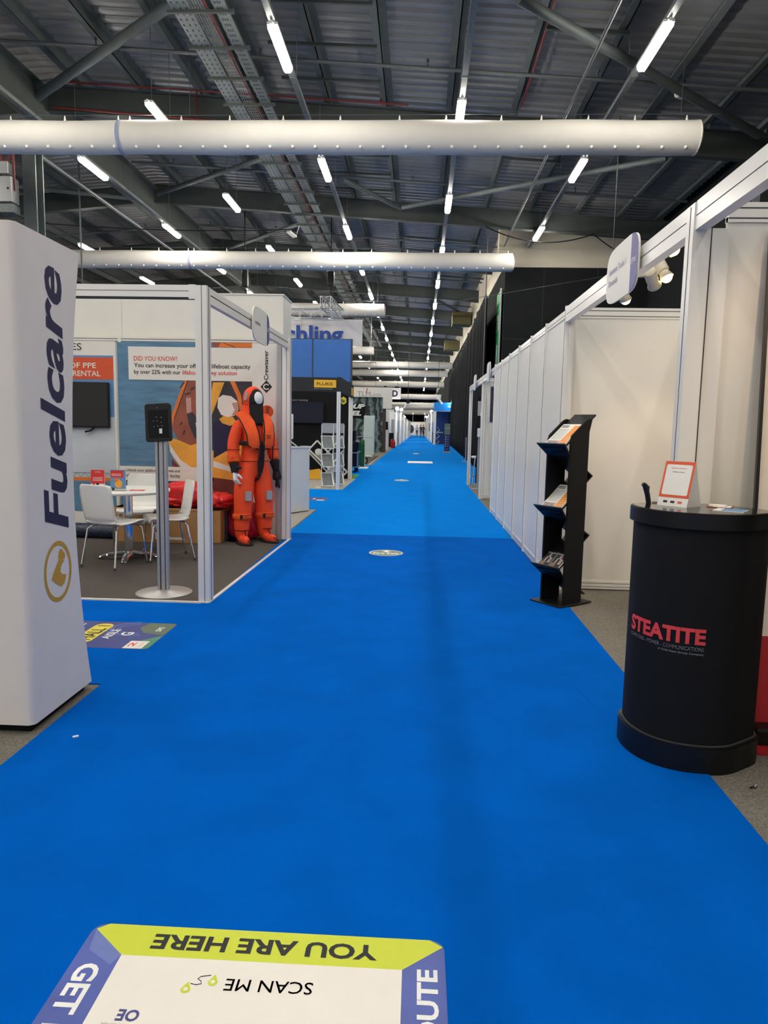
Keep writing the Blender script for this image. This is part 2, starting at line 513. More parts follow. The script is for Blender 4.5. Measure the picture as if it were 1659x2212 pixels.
rp = MB().tube([(2.02, 8, zt(2) + .1), (2.02, 16.2, zt(2) + .1)], .018, 8)
tag(obj('alarm_cable', rp, REDP, smooth=True), 'thin red cable fixed along a purlin right of the aisle lights', 'cable')

# columns
mb = ibeam(MB(), (-8.9, 16.5, 0), (-8.9, 16.5, 8.1), .32, .3, up=(1, 0, 0))
mb = MB().box(-9.05, -8.75, 16.32, 16.36, 0, 8.0).box(-9.05, -8.75, 16.64, 16.68, 0, 8.0).box(-8.91, -8.89, 16.36, 16.64, 0, 8.0)
struct('column', mb, STEEL)
struct('column', MB().box(7.2, 7.5, 16.3, 16.7, 0, 7.4), STEELD)
struct('column', MB().box(2.72, 2.82, 24.93, 25.0, 6.8, 8.5).box(2.55, 2.82, 24.96, 25.3, 7.0, 8.4), CREAMW)

# outer walls
struct('wall_back', MB().box(-26, 8.2, 128, 128.3, 0, 10), DARKW)
struct('wall_left', MB().box(-26.2, -26, -7, 130, 0, 9.5), DARKW)
struct('wall_right', MB().box(7.6, 7.8, -7, 25, 0, 9), DARKW)
w = MB().box(2.8, 7.6, 25, 25.2, 0, 6.88, 0).box(2.8, 7.6, 24.97, 25.2, 6.88, 8.7, 1)
for x in (4.1, 5.9): w.box(x, x + .012, 24.992, 25.0, 0, 6.88, 2)
w.box(2.8, 7.6, 24.992, 25.0, 4.5, 4.512, 2)
struct('wall_front', w, [DARKW, CREAMW, GAP])
w = MB().box(2.8, 3.1, 25.2, 128, 0, 6.95, 0).box(2.78, 3.1, 25.2, 128, 6.95, 8.6, 1)
struct('wall_aisle', w, [DARKW, CREAMW])

# black drape along the aisle wall
def curtain_fn(u, v):
    y = 25.8 + 40 * u
    x = 2.24 + .45 * min(1, u * 1.4) + .07 * math.sin(u * 2 * PI * 47) * (1.15 - .5 * v) + .03 * math.sin(u * 2 * PI * 17 + 1)
    return Vector((x - .1 * (1 - v) ** 3, y, .03 + (6.05 - .1 * math.sin(u * 40)) * v))
cu = obj('curtain', MB().grid(curtain_fn, 564, 8), DRAPE, smooth=True, solid=.006)
tag(cu, 'tall pleated black curtain hung along the right hall wall', 'curtain')
cr = MB().tube([(2.24, 25.7, 6.1), (2.69, 54.4, 6.1), (2.69, 65.9, 6.1)], .03, 8)
tag(obj('curtain_rail', cr, STEELD, smooth=True), 'dark rail carrying the tall black curtain', 'rail')
dr = MB().grid(lambda u, v: Vector((-9 + 12 * u, 124 + .12 * math.sin(u * 2 * PI * 26), 2.2 + 6.5 * v)), 200, 2)
tag(obj('curtain', dr, DRAPE, smooth=True, solid=.01), 'wide black curtain across the far end of the hall', 'curtain')

# ------------------------------------------------------------------ rows of batten lights on trunking
D = 5.9
ZL = 1.45 + D
ROWS = [('row over the middle of the aisle', .64, [14.45 + 5.34 * k for k in range(-3, 20)], 120),
        ('row just left of the aisle', -2.34, [11.95 + 5.34 * k for k in range(-3, 18)], 104),
        ('row furthest right, over the partition wall', 3.50, [11.95 + 5.34 * k for k in range(-3, 3)], 24.6),
        ('third row left of the aisle', -5.2, [14.5 + 5.3 * k for k in range(-3, 18)], 104),
        ('row under the ridge beam', -7.83, [17.25 + 5.34 * k for k in range(-4, 8)], 60),
        ('leftmost row, beyond the ridge', -11.6, [25.0 + 5.34 * k for k in range(-5, 6)], 56)]
first = None
for (rname, x, ys, yend) in ROWS:
    t = MB().box(x - .05, x + .05, -6, yend, ZL + .075, ZL + .15)
    y = -5
    while y < yend:
        t.box(x - .055, x + .055, y, y + .03, ZL + .07, ZL + .155)
        t.cyl((x, y + .4, ZL + .15), (x, y + .4, zt(x) + .13), .006, seg=5)
        y += 3.0
    if x in (-5.2, -11.6): wired = True
    else: wired = False
    if not wired: tag(obj('lighting_trunking', t, GALV), 'long grey trunking carrying the %s' % rname, 'trunking', 'lighting trunking runs')
    vis = [y for y in ys if y > 10.5]
    for y in ys:
        k = vis.index(y) if y in vis else -1
        lab = ('lit LED batten, %s in the %s' % (ORD[k], rname)) if k >= 0 else 'lit LED batten above the photographer in the %s' % rname
        if first is None:
            first = thing('ceiling_light', lab, 'light', (x, y, ZL), 0, 'LED battens in the roof')
            h = MB().box(x - .08, x + .08, y - .66, y + .66, ZL + .035, ZL + .075).cyl((x, y - .66, ZL + .04), (x, y - .72, ZL + .04), .03, seg=8).cyl((x, y + .66, ZL + .04), (x, y + .70, ZL + .04), .03, seg=8)
            obj('housing', h, PLASTW, first)
            prof = [(-.075, .035), (-.073, -.005), (-.045, -.045), (.045, -.045), (.073, -.005), (.075, .035)]
            d = MB().ext([(x + a, y - .635, ZL + b) for a, b in prof], (0, 1.27, 0))
            obj('diffuser', d, GLOW, first)
        else:
            d_ = dup(first, (x, y, ZL), 0, lab, 'LED battens in the roof')
            if wired:
                obj('suspension_wire', MB().cyl((x, y - .5, ZL + .07), (x, y - .5, zt(x) + .36), .006, seg=5), STEEL, d_)
                obj('suspension_wire', MB().cyl((x, y + .5, ZL + .07), (x, y + .5, zt(x) + .36), .006, seg=5), STEEL, d_)

# two perforated cable trays with a wire basket between, on cross brackets
ct = thing('cable_tray', 'pair of perforated cable trays with wire basket left of the aisle lights', 'cable tray', (-3.7, 8, 7.9))
for (a, b, nm) in ((-4.12, -3.82, 'tray'), (-3.42, -3.24, 'tray')):
    t = MB().box(a, b, 6, 60, 8.02, 8.03).box(a, a + .012, 6, 60, 8.03, 8.09).box(b - .012, b, 6, 60, 8.03, 8.09)
    yy = 8.0
    while yy < 30:
        for q in range(3):
            xx = a + .05 + (b - a - .1) * q / 2
            t.box(xx - .012, xx + .012, yy, yy + .06, 8.016, 8.02, 1)
        yy += .16
    obj(nm, t, [GALV, GAP], ct)
t = MB()
for q in range(5):
    t.tube([(-3.78 + .045 * q, 6, 8.04), (-3.78 + .045 * q, 60, 8.04)], .005, 4)
yy = 8
while yy < 45:
    t.box(-3.78, -3.6, yy, yy + .01, 8.035, 8.045); yy += .12
obj('wire_basket', t, GALV, ct)
obj('cable_bundle', MB().tube([(-3.5, 6, 8.06), (-3.5, 60, 8.06)], .035, 8).tube([(-3.565, 6, 8.05), (-3.565, 60, 8.05)], .018, 6, 1), [BLACKM, REDP], ct)
for k in range(34):
    y = 9.85 + 1.1 * k
    obj('bracket', MB().box(-4.2, -3.15, y, y + .045, 7.97, 8.015).box(-3.17, -3.12, y - .004, y + .049, 7.965, 8.02), STEELD, ct)

# ------------------------------------------------------------------ white fabric air ducts
def duct(label, y, z, r, x0, x1, seams=(), clips=(), wire=True, cap=True, dots=True):
    t = thing('air_duct', label, 'air duct', ((x0 + x1) / 2, y, z), 0, 'white fabric air ducts')
    mb = MB()
    n = max(8, int((x1 - x0) * 2))
    pts, rs = [], []
    for i in range(n + 1):
        x = x0 + (x1 - x0) * i / n
        pts.append((x, y + .006 * math.sin(x * 1.7), z + .006 * math.sin(x * 2.3 + y)))
        rs.append(r * (1 + .006 * math.sin(x * 3.1)))
    if cap:
        pts += [(x1 + .03, y, z), (x1 + .05, y, z)]; rs += [r * .93, r * .72]
    mb.tube(pts, rs, 28, 0)
    if dots:
        x = x0 + .2
        while x < x1 - .1:
            a = Vector((x, y - r * .64, z - r * .79))
            mb.ball(a, (.03, .03, .03), 8, 5, 1); x += .42
    obj('fabric_tube', mb, [DUCTW, PLASTW], t, smooth=True)
    for sx in seams:
        obj('seam_band', MB().tube([(sx - .035, y, z), (sx + .035, y, z)], r * 1.022, 28, 0, cap=False), DUCTB, t, smooth=True, solid=.004)
    if wire:
        obj('support_wire', MB().tube([(x0, y, z + r + .10), (x1 + (.4 if x1 > 4 or x1 < 2 else 0), y, z + r + .12)], .005, 5), STEEL, t)
    for q in range(3 if cap else 0):
        xx = x0 + .5 + (x1 - x0 - .8) * q / 2
        obj('drop_wire', MB().cyl((xx, y, z + r + .1), (xx, y, zt(xx) + .13), .004, seg=5), STEEL, t)
    for cx in clips:
        obj('clip', MB().tube([(cx, y, z + r - .01), (cx, y, z + r + .03), (cx, y, z + r + .1)], [.026, .02, .008], 8), PLASTW, t)
    if cap:
        obj('end_strap', MB().tube([(x1 - .015, y, z), (x1 + .012, y, z)], r * 1.012, 24, 0, cap=False), WHITEF, t, smooth=True, solid=.004)
    return t
duct('nearest white fabric air duct spanning the whole picture above the aisle', 13.9, 6.78, .29, -14, 4.92, (-5.73,),
     (-11, -10, -8.95, -7.89, -6.84, -5.81, -5.59, -4.6, -3.68, -2.67, -1.6, -.5, .36, 1.38, 2.11, 2.96, 3.8, 4.73))
duct('second white fabric air duct, ending over the white partition wall', 23.9, 6.79, .285, -14, 2.86, (-7.65,),
     (-10.72, -9.65, -8.73, -7.74, -7.55, -6.46, -5.5, -4.41, -3.65, -2.62, -1.68, -.51, .33, 1.02, 1.84, 2.74))
duct('third white fabric air duct, ending behind the hanging lighting truss', 33.3, 6.72, .29, -12, -1.72, (), (-8, -6.5, -5, -3.6, -2.2))
duct('short-looking fourth white air duct right of the blue fabric wall', 51, 6.75, .28, -12, -3.36, (), (-5.4, -4.3, -3.6))
for i, (y, z, r) in enumerate([(61.7, 6.7, .28), (71.7, 6.73, .31), (81, 6.2, .32), (91, 5.25, .32), (101, 4.62, .24), (111, 4.42, .24), (121, 3.95, .45)]):
    duct('%s of the distant white air ducts stacked above the far aisle' % ['first', 'second', 'third', 'fourth', 'fifth', 'sixth', 'lowest'][i],
         y, z, r, -12, 2.72, (), [-6 + 1.6 * q for q in range(6)], cap=False, dots=False)

# smaller things up in the roof
bx = thing('electrical_box', 'large grey electrical box on the steel column at left', 'electrical box', (-9.3, 16.2, 5.9))
bb_ = obj('body', MB().box(-9.5, -9.13, 15.98, 16.3, 6.24, 6.78), GREYP, bx, bevel=.01)
obj('lock', MB().box(-9.22, -9.18, 15.97, 15.98, 6.5, 6.54), BLACKM, bb_)
obj('bracket', MB().box(-9.46, -9.12, 16.0, 16.3, 6.02, 6.2), GALV, bx)
bx = obj('electrical_box', MB().box(-9.42, -9.2, 16.0, 16.3, 6.84, 7.1), GREYP, bevel=.01)
tag(bx, 'smaller grey electrical box above the large one on the column', 'electrical box')
rp = MB().tube([(-9.5, 16.1, 6.86), (-9.5, 16.1, 7.4)], .03, 8).tube([(-9.12, 16.1, 6.5), (-9.12, 16.1, 7.4)], .03, 8).tube([(-9.4, 16.1, 7.25), (-9.35, 16.1, 7.13), (-9.25, 16.1, 7.13), (-9.2, 16.1, 7.25)], .03, 8)
tag(obj('sprinkler_riser', rp, REDP, smooth=True), 'red riser pipes behind the grey boxes on the column', 'pipe')
cc = thing('security_camera', 'small white camera hung under the roof, top right', 'camera', (4.9, 15, 8.1))
obj('body', MB().tube([(4.84, 14.86, 7.95), (5.0, 15.06, 8.0)], .06, 12), PLASTW, cc, smooth=True)
obj('arm', MB().tube([(5.0, 15.06, 8.0), (5.03, 15.05, 8.3)], .02, 8), STEELD, cc)
em = MB().bar((-4.42, 23.9, 7.72), (-4.25, 24.2, 7.62), .16, .05).cyl((-4.2, 24.15, 7.64), (-4.1, 24.17, 7.98), .012, seg=6).cyl((-4.3, 24.1, 7.65), (-4.2, 24.15, 7.66), .012, seg=6)
tag(obj('emergency_light', em, PLASTW), 'small unlit white emergency light beside the cable tray', 'light')
for i, (y, z) in enumerate(((40, 7.55), (52, 7.45))):
    tag(obj('air_handling_unit', MB().box(1.7, 2.72, y, y + 1.2, z - .45, z + .2).box(1.65, 2.74, y - .02, y, z - .02, z + .04), OLIVE),
        ['olive box unit under the roof beside the right wall', 'second olive box unit, further along the right wall'][i], 'box unit')
def cable(label, pts, r, mat, sag=0.0):
    a, b = Vector(pts[0]), Vector(pts[-1])
    q = []
    for i in range(17):
        t = i / 16
        p = a.lerp(b, t); p.z -= sag * 4 * t * (1 - t)
        q.append(p)
    tag(obj('hanging_cable', MB().tube(q, r, 6), mat, smooth=True), label, 'cable')
cable('thin wire stretched from the right wall over the white partition', [(1.0, 22, 5.22), (5.6, 22, 6.03)], .008, PIPE)
cable('black cable looping below the second rafter to the right', [(1.9, 22.9, 7.64), (5.2, 22.9, 7.43)], .018, BLACKM, .35)
cable('black cable drooping towards the right hall wall', [(5.2, 22.9, 7.43), (7.5, 22.9, 6.3)], .018, BLACKM, .15)
cable('black cable slung across the left roof bays', [(-11, 20, 6.9), (-4.2, 23.6, 7.7)], .014, BLACKM, .12)
rod = MB().cyl((4.3, 16.9, 4.4), (4.3, 16.9, 8.38), .010, seg=6)
tag(obj('hanging_rod', rod, STEELD), 'thin grey rod dropping from the roof above the fascia at right', 'rod')
rod = MB().cyl((2.1, 24.2, 2.5), (2.1, 24.2, 8.52), .02, seg=6)
tag(obj('hanging_rod', rod, PIPE), 'thin grey rod dropping past the green exit sign', 'rod')
rod = MB().cyl((-9.5, 20, 4.6), (-9.5, 20, 9.13), .02, seg=6)
tag(obj('hanging_rod', rod, STEELD), 'thin dark rod hanging left, above the tall white banner', 'rod')
# long straight conduit parallel to the rows
tag(obj('conduit', MB().tube([(2.72, 6, 7.55), (2.72, 24.9, 7.55)], .03, 8), PIPE, smooth=True), 'straight grey conduit running back beside the rightmost lights', 'conduit')
tag(obj('conduit', MB().tube([(-9.25, 8, 7.75), (-9.25, 46, 7.75)], .05, 8), PIPE, smooth=True), 'straight grey conduit running back left of the ridge beam', 'conduit')

# green hall sign
ex = thing('exit_sign', 'tall green fire exit sign with a white down arrow on the right wall', 'sign', (2.76, 25.8, 3.4))
s = MB().box(2.70, 2.73, 25.35, 26.45, 2.4, 6.2, 0)
s.text('Fire', (2.694, 25.98, 4.85), (0, 0, .62), (0, .34, 0), 1, .02)
s.text('exit', (2.694, 25.5, 4.85), (0, 0, .55), (0, .34, 0), 1, .02)
s.poly([(2.694, 25.75, 4.4), (2.694, 26.05, 4.4), (2.694, 26.05, 3.5), (2.694, 26.2, 3.5), (2.694, 25.9, 2.9), (2.694, 25.6, 3.5), (2.694, 25.75, 3.5)], 1)
obj('board', s, [EXITG, INKW], ex)
obj('frame', MB().box(2.69, 2.74, 25.28, 25.35, 2.4, 6.25), GREYP, ex)

# ------------------------------------------------------------------ floor stickers
def rrect(x0, x1, y0, y1, r, z, n=5, corners=(1, 1, 1, 1)):
    pts = []
    for (cx, cy, a, on) in ((x1 - r, y0 + r, -90, corners[0]), (x1 - r, y1 - r, 0, corners[1]), (x0 + r, y1 - r, 90, corners[2]), (x0 + r, y0 + r, 180, corners[3])):
        if on:
            for k in range(n + 1):
                t = math.radians(a + 90 * k / n)
                pts.append((cx + r * math.cos(t), cy + r * math.sin(t), z))
        else:
            t = math.radians(a + 45)
            pts.append((cx + r * (1 if math.cos(t) > 0 else -1), cy + r * (1 if math.sin(t) > 0 else -1), z))
    return pts
Z = .0072
s = MB()
s.ext(rrect(-.895, .107, .86, 1.853, .04, .006), (0, 0, .001), 0)
s.poly([(-.855, 1.853, Z), (.067, 1.853, Z), (.103, 1.828, Z), (-.009, 1.737, Z), (-.774, 1.737, Z), (-.885, 1.83, Z)][::-1], 1)
s.poly([(-.774, 1.737, Z), (-.009, 1.737, Z), (-.009, .97, Z), (-.774, .97, Z)], 2)
s.text('YOU ARE HERE', (-.078, 1.822, Z + .0006), (-.63, 0, 0), (0, -.058, 0), 3, .03)
s.text('SCAN ME', (-.238, 1.676, Z + .0006), (-.228, -.002, 0), (0, -.04, 0), 3, .004)
s.text('GET FASTEST', (0, 0, 0), (0, 0, 0), (0, 0, 0), 4, .03, fn=lambda a, b: Vector((-.872 + .064 * b, 1.70 - .53 * a, Z + .0006)))
s.text('ROUTE', (0, 0, 0), (0, 0, 0), (0, 0, 0), 4, .03, fn=lambda a, b: Vector((.086 - .056 * b, 1.45 + .292 * a, Z + .0006)))
for (px, py) in ((-.499, 1.664), (-.562, 1.636)):
    ring = [(px + .013 * math.cos(t), py - .004 + .013 * math.sin(t)) for t in [2 * PI * k / 16 for k in range(16)]]
    pin = [(px + .013 * math.cos(t), py - .004 + .013 * math.sin(t), Z + .0006) for t in [PI * k / 10 + PI for k in range(11)]] + [(px, py + .022, Z + .0006)]
    s.poly(pin, 5)
    s.poly([(px + .006 * math.cos(t), py - .004 + .006 * math.sin(t), Z + .0012) for t in [2 * PI * k / 12 for k in range(12)]], 2)
ln = [(-.51, 1.682), (-.535, 1.676), (-.541, 1.668), (-.53, 1.660), (-.527, 1.652), (-.54, 1.648), (-.555, 1.651)]
s.tube([(a, b, Z + .0006) for a, b in ln], .0011, 5, 3)
s.text('OE', (-.648, 1.56, Z + .0006), (-.055, 0, 0), (0, -.035, 0), 6, .03)
s.text('Offshore Europe', (-.64, 1.519, Z + .0006), (-.09, 0, 0), (0, -.007, 0), 7, 0)
s.poly([(-.885, 1.83, Z), (-.774, 1.737, Z), (-.79, 1.70, Z), (-.87, 1.75, Z)], 8)
tag(obj('floor_sticker', s, [STKB, LIMEY, STKW, INK, INKW, LIMEY, STKN, INKG, STKL]), 'big square YOU ARE HERE floor sticker with lime top edge', 'floor sticker')

s = MB()
s.ext(rrect(-2.78, -1.70, 4.312, 4.903, .03, .006), (0, 0, .001), 0)
s.poly([(-1.86, 4.314, Z), (-1.73, 4.314, Z), (-1.702, 4.34, Z), (-1.702, 4.62, Z), (-1.80, 4.50, Z)], 1)
s.poly([(-1.702, 4.62, Z), (-1.702, 4.87, Z), (-1.74, 4.9, Z), (-1.90, 4.9, Z), (-1.93, 4.78, Z), (-1.86, 4.66, Z)], 2)
for (rad, w) in ((.18, .018), (.13, .014), (.215, .01)):
    ri = [(-1.93 + (rad) * math.cos(t), 4.75 + rad * .75 * math.sin(t), Z + .0005) for t in [PI * .55 + PI * 1.05 * k / 20 for k in range(21)]]
    ro = [(-1.93 + (rad + w) * math.cos(t), 4.75 + (rad + w) * .75 * math.sin(t), Z + .0005) for t in [PI * .55 + PI * 1.05 * k / 20 for k in range(21)]]
    s.add(ri + ro, [(k, k + 1, 22 + k, 21 + k) for k in range(20)], 3)
s.poly(rrect(-2.26, -2.13, 4.40, 4.85, .06, Z + .0006), 4)
s.text('HALL 1', (-2.145, 4.46, Z + .0012), (0, .34, 0), (-.095, 0, 0), 5, .02)
s.text('AISLE', (-2.035, 4.50, Z + .0012), (0, .22, 0), (-.06, 0, 0), 6, .02)
s.text('G', (-1.915, 4.585, Z + .0012), (0, .075, 0), (-.085, 0, 0), 6, .03)
s.text('OE', (-2.34, 4.72, Z + .0012), (0, .12, 0), (-.05, 0, 0), 6, .02)
s.poly([(-1.868, 4.32, Z + .0006), (-1.742, 4.32, Z + .0006), (-1.742, 4.476, Z + .0006), (-1.868, 4.476, Z + .0006)], 7)
s.text('2', (-1.81, 4.35, Z + .0012), (0, .09, 0), (-.04, 0, 0), 8, .02)
s.text('energies', (-1.765, 4.345, Z + .0012), (0, .10, 0), (-.014, 0, 0), 9, 0)
s.text('SPE', (-1.755, 4.70, Z + .0012), (0, .10, 0), (-.04, 0, 0), 6, .02)
tag(obj('floor_sticker', s, [STKN, STKG, STKT, STKL, YELLOWH, INK, INKW, STKW, REDTXT, INKR]), 'navy and green floor sticker reading HALL 1 AISLE G beside the tall banner', 'floor sticker')

def oval(cx, cy, rx, ry, lab, txt=True):
    s = MB()
    s.ext([(cx + rx * math.cos(t), cy + ry * math.sin(t), .006) for t in [2 * PI * k / 40 for k in range(40)]], (0, 0, .001), 0)
    ri = [(cx + rx * .90 * math.cos(t), cy + ry * .90 * math.sin(t), Z) for t in [2 * PI * k / 40 for k in range(40)]]
    ro = [(cx + rx * .95 * math.cos(t), cy + ry * .95 * math.sin(t), Z) for t in [2 * PI * k / 40 for k in range(40)]]
    s.add(ri + ro, [(k, (k + 1) % 40, 40 + (k + 1) % 40, 40 + k) for k in range(40)], 1)
    if txt:
        s.text('Fire Exit', (cx - rx * .72, cy - ry * .42, Z + .0006), (rx * 1.44, 0, 0), (0, ry * .5, 0), 1, .02)
        s.poly([(cx - .02, cy + ry * .2, Z), (cx + .02, cy + ry * .2, Z), (cx + .02, cy + ry * .45, Z), (cx + .06, cy + ry * .45, Z), (cx, cy + ry * .8, Z), (cx - .06, cy + ry * .45, Z), (cx - .02, cy + ry * .45, Z)], 1)
    tag(obj('floor_sticker', s, [STKT, INKW]), lab, 'floor sticker', 'oval floor stickers')
oval(-.34, 8.03, .20, .20, 'oval Fire Exit floor sticker with an up arrow, nearest one on the carpet')
oval(-.43, 19.2, .20, .3, 'second oval floor sticker further along the aisle')
oval(-.11, 38.9, .18, .6, 'small distant oval floor sticker, third along the aisle')
tag(obj('floor_sticker', MB().box(-.42, .60, 28.6, 30.2, .006, .008), STKW), 'plain white rectangular floor sticker far along the aisle', 'floor sticker')
s = MB().box(-2.3, -1.77, 13.5, 14.12, .006, .008, 0).box(-1.95, -1.80, 13.52, 13.66, .008, .009, 1).box(-2.22, -2.14, 13.62, 13.9, .008, .009, 1).box(-2.05, -2.0, 13.75, 13.9, .008, .009, 1)
tag(obj('floor_sticker', s, [STKN, STKW]), 'small navy aisle floor sticker beyond the white corner counter', 'floor sticker')
tag(obj('floor_sticker', MB().box(-2.05, -1.74, 24.2, 25.2, .006, .008), STKW), 'white floor sticker beside the black flight case', 'floor sticker')
tag(obj('paper_scrap', MB().bar((-1.55, 3.03, .009), (-1.53, 3.045, .009), .014, .004), INKW), 'tiny white scrap of paper on the blue carpet by the banner', 'litter')
tag(obj('screw', MB().tube([(1.39, 2.82, .006), (1.42, 2.835, .008)], .004, 6).cyl((1.418, 2.834, .008), (1.424, 2.837, .008), .008, seg=8), CHROME), 'single loose metal screw on the grey carpet near the counter', 'screw')
wr = MB().tube([(.917, 3.9, .0055), (.945, 3.72, .0058), (.965, 3.6, .0055), (1.0, 3.52, .0058), (1.043, 3.445, .005)], .004, 6)
tag(obj('carpet_crease', wr, BLUE1), 'thin wandering crease in the blue carpet beside the counter', 'crease')

# ------------------------------------------------------------------ tall fabric banner, left foreground
bt = thing('banner_tower', 'tall white fabric banner tower with navy lettering and a gold ring emblem', 'banner', (-2.2, 3.36, 0))
def tower_fn(u, v):
    z = .045 + 2.245 * v
    k = ((z - 1.15) / 1.15) ** 2
    y0 = 3.05 + .012 * (1 - k); y1 = 3.545 + .125 * k
    x0, x1 = -2.9, -1.742 - .006 * (1 - k)
    r = .035
    P = rrect(x0, x1, y0, y1, r, 0, 6)
    n = len(P)
    a = P[int(round(u * n)) % n]
    zz = z
    if v < .02: zz = z - .0
    return Vector((a[0], a[1], zz))
def tower():
    mb = MB()
    n = 28
    rings = 32
    for j in range(rings + 1):
        v = j / rings
        for i in range(n):
            mb.v.append(tower_fn(i / n, v))
    for j in range(rings):
        for i in range(n):
            mb.f.append([j * n + i, j * n + (i + 1) % n, (j + 1) * n + (i + 1) % n, (j + 1) * n + i]); mb.m.append(0)
    mb.f.append([(rings) * n + i for i in range(n)]); mb.m.append(0)
    mb.f.append([i for i in reversed(range(n))]); mb.m.append(0)
    return mb
cover = obj('fabric_cover', tower(), WHITEF, bt, smooth=True)
obj('base_plate', MB().box(-2.86, -1.78, 3.09, 3.62, 0.0, .045), BLACKM, bt)
lt = MB()
def XS(z): return -1.742 - .006 * (1 - ((z - 1.15) / 1.15) ** 2) + .0016
def lf(a, b):
    z = .915 + 1.25 * a
    k = ((z - 1.15) / 1.15) ** 2
    return Vector((-1.742 - .006 * (1 - k) + .0016, 3.452 - .225 * b, z))
lt.text('Fuelcare', (0, 0, 0), (0, 0, 0), (0, 0, 0), 0, .024, .22, fn=lf)
obj('lettering', lt, NAVY, cover)
lg = MB()
cy, cz = 3.33, .715
ri = [(XS(cz + .128 * math.sin(t)), cy + .112 * math.cos(t), cz + .128 * math.sin(t)) for t in [2 * PI * k / 48 for k in range(48)]]
ro = [(XS(cz + .15 * math.sin(t)), cy + .132 * math.cos(t), cz + .15 * math.sin(t)) for t in [2 * PI * k / 48 for k in range(48)]]
lg.add(ri + ro, [(k, (k + 1) % 48, 48 + (k + 1) % 48, 48 + k) for k in range(48)], 0)
fl = [(-.072, -.016), (-.045, .018), (-.02, .042), (.008, .066), (.004, .082), (.012, .104), (.028, .118), (.046, .116), (.066, .098), (.080, .086), (.074, .064), (.052, .060), (.070, .052), (.048, .044), (.030, .028), (.022, .006), (.036, -.006), (.052, -.012), (.082, -.016), (.078, -.038), (.060, -.060), (.030, -.068), (-.002, -.056), (-.038, -.038)]
lg.poly([(XS(cz + b - .012), cy + a * .9, cz + b * 1.0 - .012) for a, b in fl], 0)
obj('emblem', lg, GOLD, cover, label='gold ring emblem with a flame')

# ------------------------------------------------------------------ left booth: white shell scheme
def post(x0, x1, y0, y1, h, name, lab, groove=True):
    mb = MB().box(x0, x1, y0, y1, 0, h, 0)
    xm, ym = (x0 + x1) / 2, (y0 + y1) / 2
    if groove:
        mb.box(xm + .004, xm + .008, y0 - .0015, y0, .0, h, 1)
        mb.box(x1, x1 + .0015, ym - .006, ym + .004, .0, h, 1)
        mb.box(x0 - .0015, x0, ym - .006, ym + .004, .0, h, 1)
    return tag(obj(name, mb, [WHITEG, GAP]), lab, 'post')
post(-1.748, -1.655, 5.535, 5.64, 2.5, 'booth_post', 'white grooved corner post at the front of the lifejacket booth')
post(-1.70, -1.60, 8.79, 8.905, 2.5, 'booth_post', 'white grooved corner post behind the orange immersion suit')
fb = MB().box(-6.3, -1.748, 5.555, 5.60, 2.462, 2.505, 0).box(-6.3, -1.748, 5.558, 5.6, 2.414, 2.458, 0).box(-6.3, -1.748, 5.565, 5.6, 2.40, 2.414, 1).box(-6.3, -1.748, 5.562, 5.6, 2.456, 2.464, 1).box(-1.80, -1.748, 5.55, 5.602, 2.40, 2.508, 0)
tag(obj('fascia_beam', fb, [WHITEG, GAP]), 'white twin fascia beam across the front of the lifejacket booth', 'fascia beam')
fb = MB().bar((-1.685, 5.64, 2.475), (-1.645, 8.80, 2.475), .045, .05, 0).bar((-1.685, 5.64, 2.41), (-1.645, 8.80, 2.41), .045, .06, 0).bar((-1.685, 5.64, 2.446), (-1.645, 8.80, 2.446), .040, .02, 1)
tag(obj('fascia_beam', fb, [WHITE, GAP]), 'white fascia beam of the lifejacket booth along the aisle', 'fascia beam')

